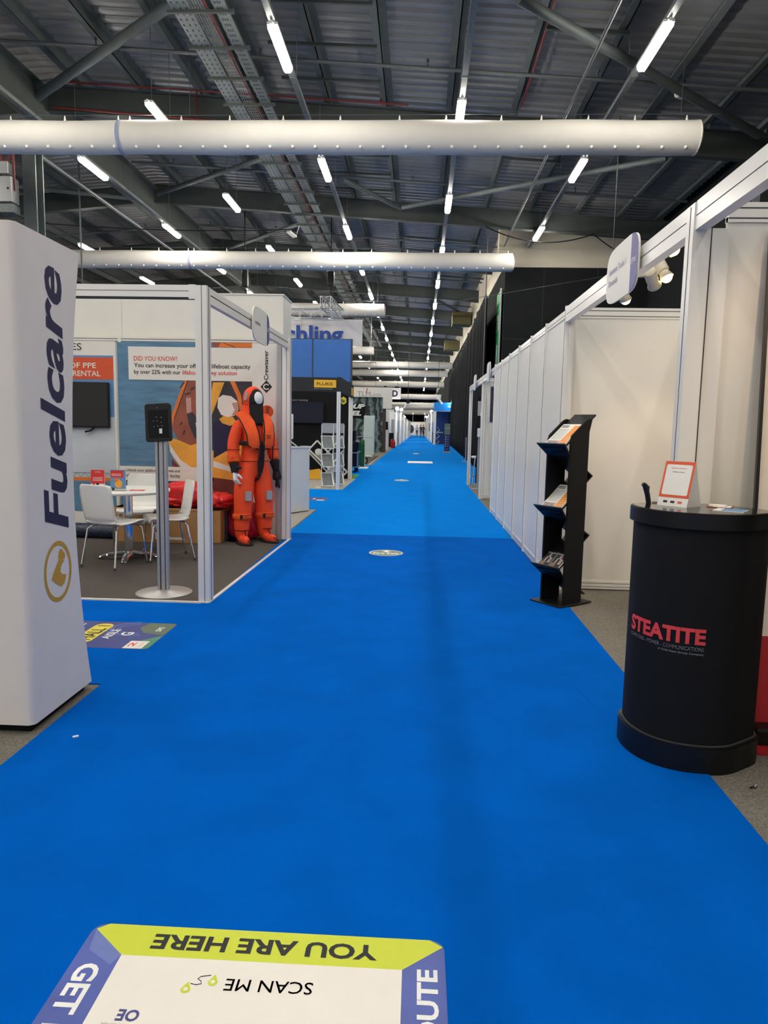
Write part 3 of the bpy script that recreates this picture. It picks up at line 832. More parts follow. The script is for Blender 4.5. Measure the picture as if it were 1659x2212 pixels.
def name_board(name, lab, y0, y1, xo, z0, z1, lines, code, side):
    """an oval-ended name board clipped to a fascia beam; side=+1 shows its print towards +X, -1 towards -X"""
    t = thing(name, lab, 'sign', (xo, (y0 + y1) / 2, z0))
    n = 10
    ym, zm = (y0 + y1) / 2, (z0 + z1) / 2
    a, b = (y1 - y0) / 2, (z1 - z0) / 2
    pts = []
    for k in range(44):
        q = 2 * PI * k / 44
        c, s_ = math.cos(q), math.sin(q)
        pts.append((xo, ym + a * math.copysign(abs(c) ** .42, c), zm + b * math.copysign(abs(s_) ** .55, s_)))
    mb = MB().ext(pts, (.012 * side, 0, 0), 0)
    xf = xo + .0135 * side
    ysplit = (y1 - .2 * (y1 - y0)) if side > 0 else (y0 + .22 * (y1 - y0))
    band = [p for p in pts if (p[1] >= ysplit if side > 0 else p[1] <= ysplit)]
    if side < 0: band = sorted([p for p in band], key=lambda p: math.atan2(p[2] - zm, p[1] - ysplit) % (2 * PI))
    else: band = sorted(band, key=lambda p: math.atan2(p[2] - zm, p[1] - ysplit))
    mb.poly([(xf, p[1], p[2]) for p in band], 1)
    for (txt, fy0, fy1, fz0, fz1) in lines:
        ya = y0 + fy0 * (y1 - y0); yb = y0 + fy1 * (y1 - y0)
        if side > 0: mb.text(txt, (xf, ya, z0 + fz0 * (z1 - z0)), (0, yb - ya, 0), (0, 0, (fz1 - fz0) * (z1 - z0)), 2, .0)
        else: mb.text(txt, (xf, yb, z0 + fz0 * (z1 - z0)), (0, ya - yb, 0), (0, 0, (fz1 - fz0) * (z1 - z0)), 2, .0)
    if code:
        txt, fy0, fy1, fz0, fz1 = code
        ya = y0 + fy0 * (y1 - y0); yb = y0 + fy1 * (y1 - y0)
        x2 = xf + .001 * side
        if side > 0: mb.text(txt, (x2, ya, z0 + fz0 * (z1 - z0)), (0, yb - ya, 0), (0, 0, (fz1 - fz0) * (z1 - z0)), 3, .02)
        else: mb.text(txt, (x2, yb, z0 + fz0 * (z1 - z0)), (0, ya - yb, 0), (0, 0, (fz1 - fz0) * (z1 - z0)), 3, .02)
    brd = obj('board', mb, [WHITE, SIGNP if side < 0 else STKN, SIGNP if side < 0 else INK, INKW], t)
    obj('clip', MB().box(xo - .03 * side, xo, ym - .02, ym + .02, zm - .03, zm + .03), PLASTW, brd)
    return t
name_board('name_board', 'small white and navy name board on the left booth fascia', 6.92, 7.66, -1.63, 2.26, 2.60,
           [('survitec', .12, .42, .48, .60)], ('L13', .84, .96, .46, .58), 1)

# booth walls
w = MB().box(-6.3, -1.705, 8.86, 8.90, 0, 2.44, 0).box(-6.3, -3.77, 8.845, 8.90, 2.445, 2.505, 0).box(-3.73, -1.705, 8.845, 8.90, 2.445, 2.505, 0).box(-3.77, -3.73, 8.84, 8.9, 2.43, 2.51, 0).box(-6.3, -1.705, 8.843, 8.846, 2.468, 2.474, 1).box(-6.3, -1.705, 8.85, 8.862, 2.438, 2.446, 1)
tag(obj('booth_wall', w, [WHITE, GAP]), 'white back wall with rail behind the lifeboat graphics', 'wall panel')
w = MB().box(-6.3, -3.745, 8.92, 9.45, 2.44, 3.03, 0).box(-3.742, -1.71, 8.92, 9.47, 2.44, 3.03, 0).box(-6.3, -1.705, 9.0, 9.47, 0, 2.44, 0)
w.box(-6.3, -1.70, 8.91, 9.48, 3.03, 3.045, 0)
tag(obj('booth_wall', w, [WHITE, GAP]), 'taller plain white wall standing up behind the lifeboat booth', 'wall panel')
pk = MB().box(-1.76, -1.705, 8.78, 8.86, 0, 2.43, 0)
tag(obj('booth_post', pk, GREYP), 'grey inner upright between graphic panel and white corner post', 'post')

# the large graphic: printed panels lying on the wall
def lay(mb, pts, n, mi):
    mb.poly([(x, 8.842 - .0011 * n, z) for x, z in pts], mi)
def rect(x0, x1, z0, z1): return [(x0, z0), (x1, z0), (x1, z1), (x0, z1)]
g = MB().box(-3.785, -1.765, 8.843, 8.858, 0.02, 2.44, 0)
lay(g, rect(-3.785, -2.08, .89, 2.44), 1, 1)
lay(g, [(-2.886, 1.972), (-2.763, 1.974), (-2.56, 1.97), (-2.58, 1.1), (-2.773, 1.191), (-2.868, 1.166), (-3.027, 1.233), (-3.101, 1.376), (-3.076, 1.493)][::-1], 2, 2)
lay(g, [(-2.939, 1.971), (-2.886, 1.972), (-3.076, 1.493), (-3.101, 1.376), (-3.138, 1.289), (-3.111, 1.521)], 3, 6)
lay(g, [(-2.90, 1.97), (-2.886, 1.972), (-3.066, 1.493), (-3.078, 1.49)], 4, 5)
lay(g, [(-3.163, 1.259), (-3.027, 1.233), (-2.868, 1.166), (-2.60, 1.25), (-2.58, .62), (-2.779, .712), (-2.944, .814), (-3.107, 1.027)][::-1], 3, 3)
lay(g, [(-3.14, 1.18), (-3.00, .98), (-2.779, .84), (-2.58, .78), (-2.58, .72), (-2.8, .77), (-3.0, .9), (-3.13, 1.08)], 4, 7)
lay(g, [(-3.11, .99), (-2.944, .814), (-2.778, .741), (-2.6, .65), (-2.6, .60), (-3.09, .60)], 4, 4)
lay(g, [(-2.91, 1.553), (-2.838, 1.583), (-2.769, 1.498), (-2.66, 1.3), (-2.70, 1.16), (-2.819, 1.266), (-2.888, 1.438)][::-1], 4, 5)
lay(g, [(-2.919, 1.743), (-2.90, 1.78), (-2.888, 1.745), (-2.876, 1.79), (-2.866, 1.75), (-2.854, 1.765), (-2.85, 1.583), (-2.909, 1.565)][::-1], 5, 8)
lay(g, [(-2.80, 1.45), (-2.74, 1.47), (-2.70, 1.2), (-2.76, 1.17)][::-1], 5, 9)
lay(g, [(-2.79, 1.42), (-2.745, 1.44), (-2.715, 1.2), (-2.755, 1.18)][::-1], 6, 5)
for (bx_, bz_, bl, ba) in ((-2.99, 1.88, .09, .9), (-2.93, 1.80, .07, .3), (-3.0, 1.42, .05, .8), (-2.96, 1.3, .06, 1.2), (-2.86, 1.86, .06, .5)):
    c, s_ = math.cos(ba), math.sin(ba)
    lay(g, [(bx_ - s_ * .008, bz_ + c * .008), (bx_ + s_ * .008, bz_ - c * .008), (bx_ + c * bl + s_ * .008, bz_ + s_ * bl - c * .008), (bx_ + c * bl - s_ * .008, bz_ + s_ * bl + c * .008)], 6, 5)
# right part of the picture
lay(g, rect(-2.60, -2.08, .50, 1.97), 3, 5)
lay(g, [(-2.60, 1.53), (-2.60, 1.954), (-2.43, 1.956)], 4, 3)
lay(g, [(-2.60, 1.97), (-2.57, 1.97), (-2.60, 1.8)], 5, 4)
lay(g, [(-2.36, 1.97), (-2.30, 1.97), (-2.22, 1.80), (-2.20, 1.62), (-2.235, 1.6), (-2.27, 1.78)][::-1], 4, 6)
lay(g, [(-2.60, 1.10), (-2.40, 1.18), (-2.22, 1.28), (-2.08, 1.05), (-2.08, .757), (-2.34, .80), (-2.60, .834)][::-1], 4, 3)
lay(g, [(-2.57, 1.46), (-2.463, 1.50), (-2.316, 1.50), (-2.2, 1.26), (-2.30, 1.13), (-2.42, 1.10), (-2.574, 1.009)][::-1], 5, 10)
lay(g, [(-2.50, 1.50), (-2.44, 1.545), (-2.32, 1.53), (-2.28, 1.46), (-2.36, 1.42), (-2.46, 1.45)][::-1], 6, 3)
lay(g, [(-2.508, 1.761), (-2.449, 1.802), (-2.344, 1.787), (-2.262, 1.72), (-2.251, 1.623), (-2.299, 1.547), (-2.392, 1.528), (-2.474, 1.555), (-2.52, 1.646)][::-1], 7, 9)
lay(g, [(-2.34, 1.70), (-2.262, 1.72), (-2.251, 1.623), (-2.299, 1.547), (-2.34, 1.55), (-2.30, 1.62)][::-1], 8, 8)
lay(g, [(-2.58, .98), (-2.34, .90), (-2.08, .86), (-2.08, .80), (-2.34, .84), (-2.58, .90)], 5, 7)
lay(g, rect(-2.60, -2.08, .30, .78), 4, 4)
lay(g, [(-2.60, .834), (-2.34, .80), (-2.08, .757), (-2.08, .70), (-2.34, .74), (-2.6, .77)][::-1], 6, 3)
lay(g, [(-2.572, 2.383), (-2.572, 2.44), (-2.075, 2.44), (-2.075, 2.38)][::-1], 3, 6)
lay(g, [(-2.572, 2.383), (-2.572, 2.44), (-2.47, 2.44), (-2.50, 2.385)][::-1], 4, 2)
lay(g, [(-2.45, 2.44), (-2.43, 2.44), (-2.28, 2.385), (-2.30, 2.383)][::-1], 5, 5)
# white message panel, lower strip, white right margin
lay(g, rect(-3.64, -2.075, 1.972, 2.378), 6, 0)
lay(g, rect(-3.785, -2.60, .71, .89), 6, 0)
lay(g, rect(-3.785, -2.80, .60, .71), 6, 5)
lay(g, rect(-3.785, -2.60, .03, .60), 6, 1)
lay(g, rect(-2.08, -1.766, .02, 2.438), 7, 0)
def gt(txt, x0, x1, z0, z1, mi, bold=.008, n=8): g.text(txt, (x0, 8.842 - .0011 * n, z0), (x1 - x0, 0, 0), (0, 0, z1 - z0), mi, bold)
gt('DID YOU KNOW?', -3.57, -3.02, 2.205, 2.262, 11, .004)
gt('You can increase your offshore lifeboat capacity', -3.57, -2.10, 2.108, 2.178, 12, .012)
gt('by over 22% with our', -3.57, -2.98, 2.028, 2.096, 12, .012)
gt('lifeboat survey solution', -2.955, -2.27, 2.028, 2.096, 11, .012)
gt("Unlock your platform's potential and", -3.70, -3.01, .812, .858, 12)
gt('ensure a bright future for your facility', -3.78, -3.005, .744, .796, 12)
gt('Get in touch with Shell', -3.6, -2.84, .63, .685, 0, .014)
g.text('Crewsaver', (-1.878, 8.842 - .0088, 1.992), (0, 0, .36), (-.055, 0, 0), 12, .024)
lay(g, [(-1.901, 1.99), (-1.976, 1.909), (-1.901, 1.834), (-1.829, 1.909)], 8, 12)
gt('C', -1.945, -1.872, 1.872, 1.948, 0, .03, 9)
lay(g, [(-1.895 + .082 * math.cos(t), 1.605 + .078 * math.sin(t)) for t in [2 * PI * k / 28 for k in range(28)]], 8, 13)
g.text('PPE', (-1.86, 8.842 - .0099, 1.59), (0, 0, .08), (-.045, 0, 0), 12, .012)
g.text('TECHNOLOGY', (-1.815, 8.842 - .0088, .98), (0, 0, .34), (-.03, 0, 0), 12, .0)
tag(obj('graphic_panel', g, [WHITE, SEA, BOATR, BOATY, BOATM, BOATB, BOATO, LEAFP, PINKP, STKW, NAVY, INKR, INK, PANEL_O]),
    'large sea and orange lifeboat graphic panel reading DID YOU KNOW?', 'graphic panel')
g = MB().box(-5.6, -3.805, 8.843, 8.858, .02, 2.44, 0)
lay(g, rect(-5.6, -3.835, 1.90, 2.262), 1, 1)
lay(g, rect(-5.6, -3.835, 1.965, 2.238), 2, 2)
lay(g, rect(-5.6, -3.835, 1.50, 1.90), 1, 1)
lay(g, rect(-5.6, -3.835, .30, 1.50), 2, 3)
lay(g, rect(-5.6, -3.84, .69, .735), 3, 4)
for k in range(16):
    x = -5.4 + .1 * k
    lay(g, [(x, .735), (x + .012, .735), (x + .062, .79), (x + .05, .79)], 3, 5)
    lay(g, [(x + .10, .735), (x + .112, .735), (x + .062, .79), (x + .05, .79)], 3, 5)
lay(g, rect(-5.6, -3.84, .788, .797), 4, 5)
lay(g, rect(-5.6, -3.84, .30, .69), 3, 6)
gt('OUR SERVICES', -5.2, -4.235, 2.325, 2.41, 7, .0, 3)
gt('RANGE', -5.0, -4.46, 2.105, 2.172, 0, .012, 4)
gt('OF PPE', -4.40, -4.055, 2.105, 2.172, 0, .012, 4)
gt('AND', -4.75, -4.46, 2.005, 2.072, 0, .012, 4)
gt('RENTAL', -4.355, -4.0, 2.005, 2.072, 0, .012, 4)
tag(obj('graphic_panel', g, [WHITE, SKYB, PANEL_O, SKYP, BOATO, INKG, SEA, INK]), 'blue and white graphic panel with orange PPE RENTAL box, behind the wall television', 'graphic panel')

tv = thing('television', 'black wall television on the blue and white graphic panel', 'television', (-4.4, 8.8, 1.36))
cas = obj('casing', MB().box(-4.98, -3.885, 8.785, 8.835, 1.365, 1.93), BLACK, tv, bevel=.006)
obj('screen', MB().box(-4.965, -3.90, 8.783, 8.786, 1.385, 1.918), SCREEN, cas)
obj('cable', MB().tube([(-4.08, 8.80, 1.37), (-4.12, 8.79, 1.33), (-4.2, 8.80, 1.31)], .012, 6), BLACKM, tv)

# ------------------------------------------------------------------ tablet kiosk
ks = thing('tablet_kiosk', 'aluminium tablet kiosk stand with black back at the booth front', 'kiosk stand', (-2.13, 5.81, 0.008))
obj('base', MB().lathe([(.232, .008), (.232, .016), (.225, .020), (.06, .034), (.052, .04)], (-2.13, 5.81, 0), 48), ALU, ks, smooth=True)
for dx, w in ((-.036, .022), (0, .034), (.036, .022)):
    obj('column_profile', MB().box(-2.13 + dx - w / 2, -2.13 + dx + w / 2, 5.785 + (.006 if w > .03 else 0), 5.83, .03, 1.34), ALU, ks, bevel=.004)
obj('column_core', MB().box(-2.175, -2.085, 5.797, 5.82, .03, 1.335), STEELD, ks)
RM = Matrix.Translation((-2.148, 5.80, 1.445)) @ Matrix.Rotation(math.radians(-7), 4, 'X') @ Matrix.Rotation(math.radians(-4), 4, 'Y')
h = MB()
h.ext([RM @ Vector((a, -.012, b)) for a, b, _ in rrect(-.108, .108, -.157, .157, .022, 0)], (RM.to_3x3() @ Vector((0, .028, 0))), 0)
h.ext([RM @ Vector((a, -.016, b)) for a, b, _ in rrect(-.082, .085, -.125, .105, .012, 0)], (RM.to_3x3() @ Vector((0, .005, 0))), 1)
tcase = obj('tablet_case', h, [BLACK, BLACKM], ks, bevel=.003)
h = MB()
for a, b in ((-.008, .045), (.03, .04), (-.035, .012), (-.004, .012), (.03, .0), (.0, -.03), (-.03, -.034), (.035, -.03), (.0, .12)):
    c = RM @ Vector((a, -.018, b)); h.ball(c, (.0045, .003, .0045), 8, 5)
obj('screw_heads', h, CHROME, tcase)
obj('sticker', MB().box(.01, .034, -.0185, -.016, -.092, -.052, mat=RM), LEAFP, tcase)

# ------------------------------------------------------------------ round table and white chairs
tb = thing('round_table', 'small round white table on a chrome pedestal in the left booth', 'table', (-3.03, 7.26, .008))
obj('tabletop', MB().lathe([(.0, .712), (.40, .712), (.425, .722), (.43, .738), (.422, .748), (0, .75)], (-3.03, 7.26, 0), 48), PLASTW, tb, smooth=True)
obj('column', MB().cyl((-3.03, 7.26, .06), (-3.03, 7.26, .714), .045, seg=24), CHROME, tb, smooth=True)
bs = MB().cyl((-3.03, 7.26, .05), (-3.03, 7.26, .085), .07, seg=20)
for k in range(4):
    a = math.radians(12 + 90 * k)
    d = Vector((math.cos(a), math.sin(a), 0)); c = Vector((-3.03, 7.26, 0))
    bs.tube([c + d * .03 + Vector((0, 0, .07)), c + d * .2 + Vector((0, 0, .055)), c + d * .29 + Vector((0, 0, .03)), c + d * .31 + Vector((0, 0, .018))], [.045, .036, .028, .022], 10, flat=.55)
obj('base', bs, CHROME, tb, smooth=True)

PRO = [(-.215, .405), (-.222, .432), (-.20, .452), (-.14, .452), (-.05, .438), (.05, .43), (.13, .432), (.175, .452), (.205, .50), (.222, .58), (.235, .66), (.248, .74), (.258, .805), (.262, .83)]
WID = [.19, .205, .21, .212, .212, .212, .208, .2, .195, .198, .20, .20, .19, .16]
def chair(label, loc, rotz):
    t = thing('side_chair', label, 'chair', loc, rotz, 'white moulded chairs round the table')
    n = len(PRO)
    def fn(u, v):
        q = v * (n - 1); i = min(int(q), n - 2); k = q - i
        y = PRO[i][0] * (1 - k) + PRO[i + 1][0] * k; z = PRO[i][1] * (1 - k) + PRO[i + 1][1] * k
        w = WID[i] * (1 - k) + WID[i + 1] * k
        x = (u - .5) * 2
        dish = .02 * x * x
        if q > 7: return Vector((x * w, y - dish * 1.3, z))
        return Vector((x * w, y, z + dish * .6 - .006))
    obj('seat_shell', MB().grid(fn, 12, 39), PLASTW, t, world=False, smooth=True, solid=.016)
    for sx in (-1, 1):
        lg1 = obj('leg', MB().tube([(sx * .10, -.10, .418), (sx * .15, -.15, .412), (sx * .185, -.185, .38), (sx * .20, -.205, .2), (sx * .215, -.225, .012)], .011, 8), CHROME, t, world=False, smooth=True)
        obj('foot_cap', MB().cyl((sx * .2145, -.224, .03), (sx * .2155, -.226, 0), .013, seg=8), STEELD, lg1, world=False)
        lg2 = obj('leg', MB().tube([(sx * .10, .08, .418), (sx * .15, .13, .412), (sx * .185, .16, .38), (sx * .20, .19, .2), (sx * .215, .225, .012)], .011, 8), CHROME, t, world=False, smooth=True)
        obj('foot_cap', MB().cyl((sx * .2145, .224, .03), (sx * .2155, .226, 0), .013, seg=8), STEELD, lg2, world=False)
    obj('under_frame', MB().box(-.12, .12, -.12, -.09, .405, .418).box(-.12, .12, .07, .10, .405, .418), GREYP, t, world=False)
    return t
def face(dx, dy): return math.atan2(dx, -dy)
ch = chair('white chair seen from behind, next to the tall fabric banner', (-3.03, 6.90, .008), face(.35, .94))
dup(ch, (-3.19, 7.98, .008), face(.12, -1), 'white chair facing forward on the far side of the round table')
dup(ch, (-2.63, 7.33, .008), face(-.85, -.5), 'white chair seen side-on beside the kiosk column')

def leaflet_holder(label, x0, x1, y, z0, z1, kind):
    t = thing('leaflet_holder', label, 'leaflet holder', ((x0 + x1) / 2, y, z0), 0, 'leaflet holders on the round table')
    k = MB().box(x0, x1, y, y + .004, z0, z1).box(x0, x1, y, y + .07, z0, z0 + .004)
    stnd = obj('stand', k, WHITE, t)
    m = MB()
    h = z1 - z0
    if kind == 0:
        m.box(x0 + .002, x1 - .002, y - .003, y, z0 + .30 * h, z1 - .002, 0)
        m.box(x0 + .002, x1 - .002, y - .003, y, z0 + .005, z0 + .30 * h, 1)
        m.poly([(x0 + .004, y - .0036, z0 + .02), (x0 + .05, y - .0036, z0 + .02), (x0 + .04, y - .0036, z0 + .075), (x0 + .02, y - .0036, z0 + .07)], 0)
        m.box(x0 + .055, x0 + .085, y - .0036, y - .003, z0 + .03, z0 + .07, 2)
        m.box(x0 + .09, x1 - .006, y - .0036, y - .003, z0 + .01, z0 + .04, 2)
        m.text('survitec', (x0 + .045, y - .0036, z0 + .85 * h), (.06, 0, 0), (0, 0, .016), 1, 0)
        for q in range(3): m.box(x0 + .02, x1 - .02, y - .0036, y - .003, z0 + (.45 + .07 * q) * h, z0 + (.475 + .07 * q) * h, 1)
    else:
        m.box(x0 + .002, x1 - .002, y - .003, y, z0 + .02, z1 - .002, 3)
        m.box(x0 + .004, x0 + .85 * (x1 - x0), y - .0036, y - .003, z0 + .62 * h, z1 - .01, 0)
        for q in range(2): m.box(x0 + .015, x0 + .7 * (x1 - x0), y - .0042, y - .0036, z0 + (.70 + .07 * q) * h, z0 + (.725 + .07 * q) * h, 1)
        m.poly([(x0 + .04, y - .0042, z0 + .30 * h), (x0 + .07, y - .0042, z0 + .12 * h), (x0 + .115, y - .0042, z0 + .16 * h), (x0 + .125, y - .0042, z0 + .42 * h), (x0 + .08, y - .0042, z0 + .58 * h)], 4)
        m.ball((x0 + .06, y - .004, z0 + .5 * h), (.022, .002, .02), 10, 6, 5)
        m.box(x0 + .015, x0 + .04, y - .0036, y - .003, z0 + .006, z0 + .03, 2)
    obj('leaflet', m, [INKR, LEAFP, INK, SKYB, BOATY, BOATO], t)
leaflet_holder('red and white leaflet in a stand on the round table', -3.345, -3.20, 7.10, .75, .955, 0)
leaflet_holder('red and blue leaflet with an orange figure, standing on the round table', -3.115, -2.955, 7.04, .75, .965, 1)
tag(obj('leaflet', MB().box(-.07, .07, -.05, .05, 0, .003, mat=Matrix.Translation((-2.87, 7.12, .75)) @ Matrix.Rotation(.15, 4, 'Z')).box(-.05, .04, -.012, .012, .003, .0035, 1, mat=Matrix.Translation((-2.87, 7.12, .75)) @ Matrix.Rotation(.15, 4, 'Z')), [INKR, LEAFP]), 'flat red leaflet lying on the round table', 'leaflet')

# boxes and bags behind the table
bx = thing('cardboard_box', 'long brown cardboard box under the red bags', 'box', (-3.1, 8.5, .008))
crt = obj('carton', MB().box(-3.64, -2.50, 8.28, 8.78, .008, .43).box(-3.645, -2.495, 8.275, 8.785, .395, .43), CARD, bx, bevel=.006)
obj('label_sheet', MB().box(-3.18, -2.79, 8.277, 8.280, .05, .30, 0).add([(-3.08, 8.276, .30), (-2.79, 8.276, .30), (-2.79, 8.276, .08), (-2.95, 8.276, .08)], [(0, 1, 2, 3)], 1).text('50', (-3.15, 8.275, .14), (.09, 0, 0), (0, 0, .05), 2, .01), [LEAFP, CARD, INK], crt)
cb2 = obj('cardboard_box', MB().box(-2.485, -2.36, 8.36, 8.80, .008, .40), CARD, bevel=.006)
tag(cb2, 'narrow brown cardboard box end beside the crimson bag', 'box')
def bag(label, c, r, rot, mat, seed, kind='bag'):
    rg = random.Random(seed)
    ph = [rg.uniform(0, 6) for _ in range(6)]
    mb = MB()
    R_ = Matrix.Rotation(rot, 4, 'Z')
    mb.ball(c, r, 44, 28, 0, mat=None)
    cc = Vector(c)
    for i, v in enumerate(mb.v):
        d = v - cc
        n = Vector((d.x / r[0], d.y / r[1], d.z / r[2]))
        n = Vector((math.copysign(abs(n.x) ** .7, n.x), math.copysign(abs(n.y) ** .7, n.y), math.copysign(abs(n.z) ** .8, n.z)))
        k = 1 + .09 * math.sin(4 * n.x + ph[0]) * math.sin(4 * n.z + ph[1]) - .10 * (1 - abs(math.sin(3.5 * n.x + 2 * n.y + ph[2]))) ** 3 - .07 * (1 - abs(math.sin(5 * n.z - 3 * n.x + ph[3]))) ** 4 + .03 * math.sin(14 * n.x + ph[3] + 6 * n.z)
        q = Vector((n.x * r[0], n.y * r[1], n.z * r[2])) * k
        mb.v[i] = cc + R_.to_3x3() @ q
    zmin = min(v.z for v in mb.v)
    o = obj('equipment_bag', mb, mat, smooth=True)
    return tag(o, label, 'bag', 'red equipment bags')
b1 = bag('large red bag slumped on the cardboard box, topmost of the pile', (-2.82, 8.50, .585), (.36, .2, .155), -.25, REDBAG, 1)
b2 = bag('flat red bag lying on the box, left of the kiosk column', (-3.05, 8.46, .50), (.34, .17, .075), .1, REDBAG, 2)
b3 = bag('red bag on the box end beside the orange suit', (-2.45, 8.52, .515), (.22, .2, .095), -.3, REDBAG, 3)
b4 = bag('crimson bag standing on the floor behind the orange suit legs', (-2.15, 8.70, .245), (.22, .10, .235), .1, MAGBAG, 4)
tag(obj('wrapped_roll', MB().tube([(-4.5, 8.55, .10), (-3.66, 8.5, .10)], .09, 14), POLYB, smooth=True), 'dark polythene wrapped roll on the floor by the back wall', 'roll')
tag(obj('wrapped_bundle', MB().box(-2.37, -2.33, 8.55, 8.84, .01, .36), POLYB, bevel=.015), 'dark wrapped bundle squeezed behind the crimson bag', 'bundle')

# ------------------------------------------------------------------ figures: one skinned surface per body
def skin_body(name, joints, bones, root, parent, mats, region=None, sub=2, extra=None):
    names = list(joints)
    me = bpy.data.meshes.new(name)
    me.from_pydata([joints[n][0] for n in names], [(names.index(a), names.index(b)) for a, b in bones], [])
    o = bpy.data.objects.new(name, me)
    COL.objects.link(o)
    md = o.modifiers.new('skin', 'SKIN')
    md.branch_smoothing = .6
    for n, v in zip(names, me.skin_vertices[0].data):
        r = joints[n][1]
        v.radius = r if isinstance(r, tuple) else (r, r)
        v.use_root = (n == root)
    sb = o.modifiers.new('sub', 'SUBSURF'); sb.levels = sub; sb.render_levels = sub
    bpy.context.view_layer.update()
    m2 = bpy.data.meshes.new_from_object(o.evaluated_get(bpy.context.evaluated_depsgraph_get()))
    vs = [v.co.copy() for v in m2.vertices]; fs = [tuple(p.vertices) for p in m2.polygons]
    bpy.data.objects.remove(o, do_unlink=True); bpy.data.meshes.remove(me); bpy.data.meshes.remove(m2)
    mb = MB()
    mb.v = vs; mb.f = [list(q) for q in fs]
    for q in fs:
        c = sum((vs[i] for i in q), Vector()) / len(q)
        mb.m.append(region(c) if region else 0)
    if extra: extra(mb)
    return obj(name, mb, mats, parent, world=False, smooth=True)

def fingers(mb, wrist, d, side, palm_n, scale=1.0, mi=0, curl=.5):
    """palm block tapering from the wrist plus four unequal bent fingers and a thumb from the side"""
    wrist, d, side, palm_n = Vector(wrist), Vector(d).normalized(), Vector(side).normalized(), Vector(palm_n).normalized()
    k = scale
    mb.tube([wrist - d * .02 * k, wrist + d * .03 * k, wrist + d * .07 * k, wrist + d * .095 * k], [.026 * k, .036 * k, .042 * k, .036 * k], 12, mi, flat=.48, up=side)
    for i, ln in enumerate((.066, .076, .071, .055)):
        b = wrist + d * .085 * k + side * (.028 - .019 * i) * k
        p1 = b + d * ln * .45 * k + palm_n * .010 * k * curl * 2
        p2 = p1 + (d * (1 - curl) + palm_n * curl).normalized() * ln * .34 * k
        p3 = p2 + (d * (.6 - curl) + palm_n * (.3 + curl)).normalized() * ln * .3 * k
        mb.tube([b, p1, p2, p3], [.0105 * k, .0098 * k, .0088 * k, .0066 * k], 8, mi)
    t0 = wrist + d * .028 * k + side * .034 * k
    t1 = t0 + (d * .6 + side * .75 + palm_n * .2).normalized() * .034 * k
    t2 = t1 + (d * .85 + side * .2 + palm_n * .5).normalized() * .032 * k
    mb.tube([t0, t1, t2], [.0135 * k, .0118 * k, .0085 * k], 8, mi)

mq = thing('mannequin', 'mannequin in an orange immersion suit and lifejacket standing by the white corner post', 'mannequin', (-1.985, 8.5, .008), math.radians(42))
J = {'pel': ((0, .01, .93), (.165, .15)), 'wai': ((0, .01, 1.10), (.165, .145)), 'che': ((0, .01, 1.30), (.185, .15)), 'upc': ((0, .015, 1.44), (.155, .115)), 'nek': ((0, .01, 1.53), (.085, .085)),
     'hed': ((0, 0, 1.60), (.075, .085)),
     'shr': ((-.19, .02, 1.44), (.085, .085)), 'elr': ((-.255, .03, 1.21), (.075, .078)), 'fwr': ((-.27, .0, 1.06), (.07, .07)), 'wrr': ((-.278, -.035, .955), (.062, .062)),
     'shl': ((.19, .02, 1.44), (.085, .085)), 'ell': ((.255, .03, 1.21), (.075, .078)), 'fwl': ((.265, .0, 1.08), (.07, .07)), 'wrl': ((.27, -.03, .99), (.06, .06)),
     'hpr': ((-.105, .01, .86), (.132, .14)), 'thr': ((-.13, .005, .68), (.13, .137)), 'knr': ((-.145, .0, .47), (.112, .118)), 'car': ((-.155, .01, .30), (.101, .107)), 'anr': ((-.16, .02, .12), (.088, .097)), 'her': ((-.162, .0, .055), (.07, .058)), 'tor': ((-.185, -.19, .038), (.062, .042)),
     'hpl': ((.105, .01, .86), (.132, .14)), 'thl': ((.13, .005, .68), (.13, .137)), 'knl': ((.145, .0, .47), (.112, .118)), 'cal': ((.155, .01, .30), (.101, .107)), 'anl': ((.16, .02, .12), (.088, .097)), 'hel': ((.162, .0, .055), (.07, .058)), 'tol': ((.195, -.19, .038), (.062, .042))}
Bn = [('pel', 'wai'), ('wai', 'che'), ('che', 'upc'), ('upc', 'nek'), ('nek', 'hed')]
for s_ in 'rl':
    Bn += [('upc', 'sh' + s_), ('sh' + s_, 'el' + s_), ('el' + s_, 'fw' + s_), ('fw' + s_, 'wr' + s_), ('pel', 'hp' + s_), ('hp' + s_, 'th' + s_), ('th' + s_, 'kn' + s_), ('kn' + s_, 'ca' + s_), ('ca' + s_, 'an' + s_), ('an' + s_, 'he' + s_), ('he' + s_, 'to' + s_)]
skin_body('suit_body', J, Bn, 'pel', mq, [ORANGE, NEOB], region=lambda c: 1 if c.z < .022 else 0)
W = dict(world=False, smooth=True)
# head: hood, black neoprene, blank white face
HM = Matrix.Rotation(math.radians(-8), 4, 'Z')
hd = MB().ball((0, .012, 1.735), (.118, .135, .152), 24, 16).tube([(0, .03, 1.66), (0, .04, 1.56), (0, .04, 1.50)], [.118, .125, .15], 20, 0)
obj('hood', hd, ORANGE, mq, **W)
hd = MB().ball((0, -.045, 1.725), (.098, .098, .135), 24, 16).tube([(0, -.055, 1.66), (0, -.065, 1.58), (0, -.075, 1.49), (0, -.10, 1.43)], [.088, .085, .082, .06], 18, 0)
obj('neoprene_hood', hd, NEOB, mq, label='black neoprene inner hood', **W)
obj('face', MB().ball((0, -.095, 1.738), (.066, .058, .088), 20, 14), MANW, mq, label='blank white face', **W)
RH = Matrix.Translation((-.112, -.02, 1.765)) @ Matrix.Rotation(math.radians(14), 4, 'Y')
obj('reflective_patch', MB().box(-.008, .008, -.022, .022, -.05, .05, 0, RH), REFLECT, mq, world=False)
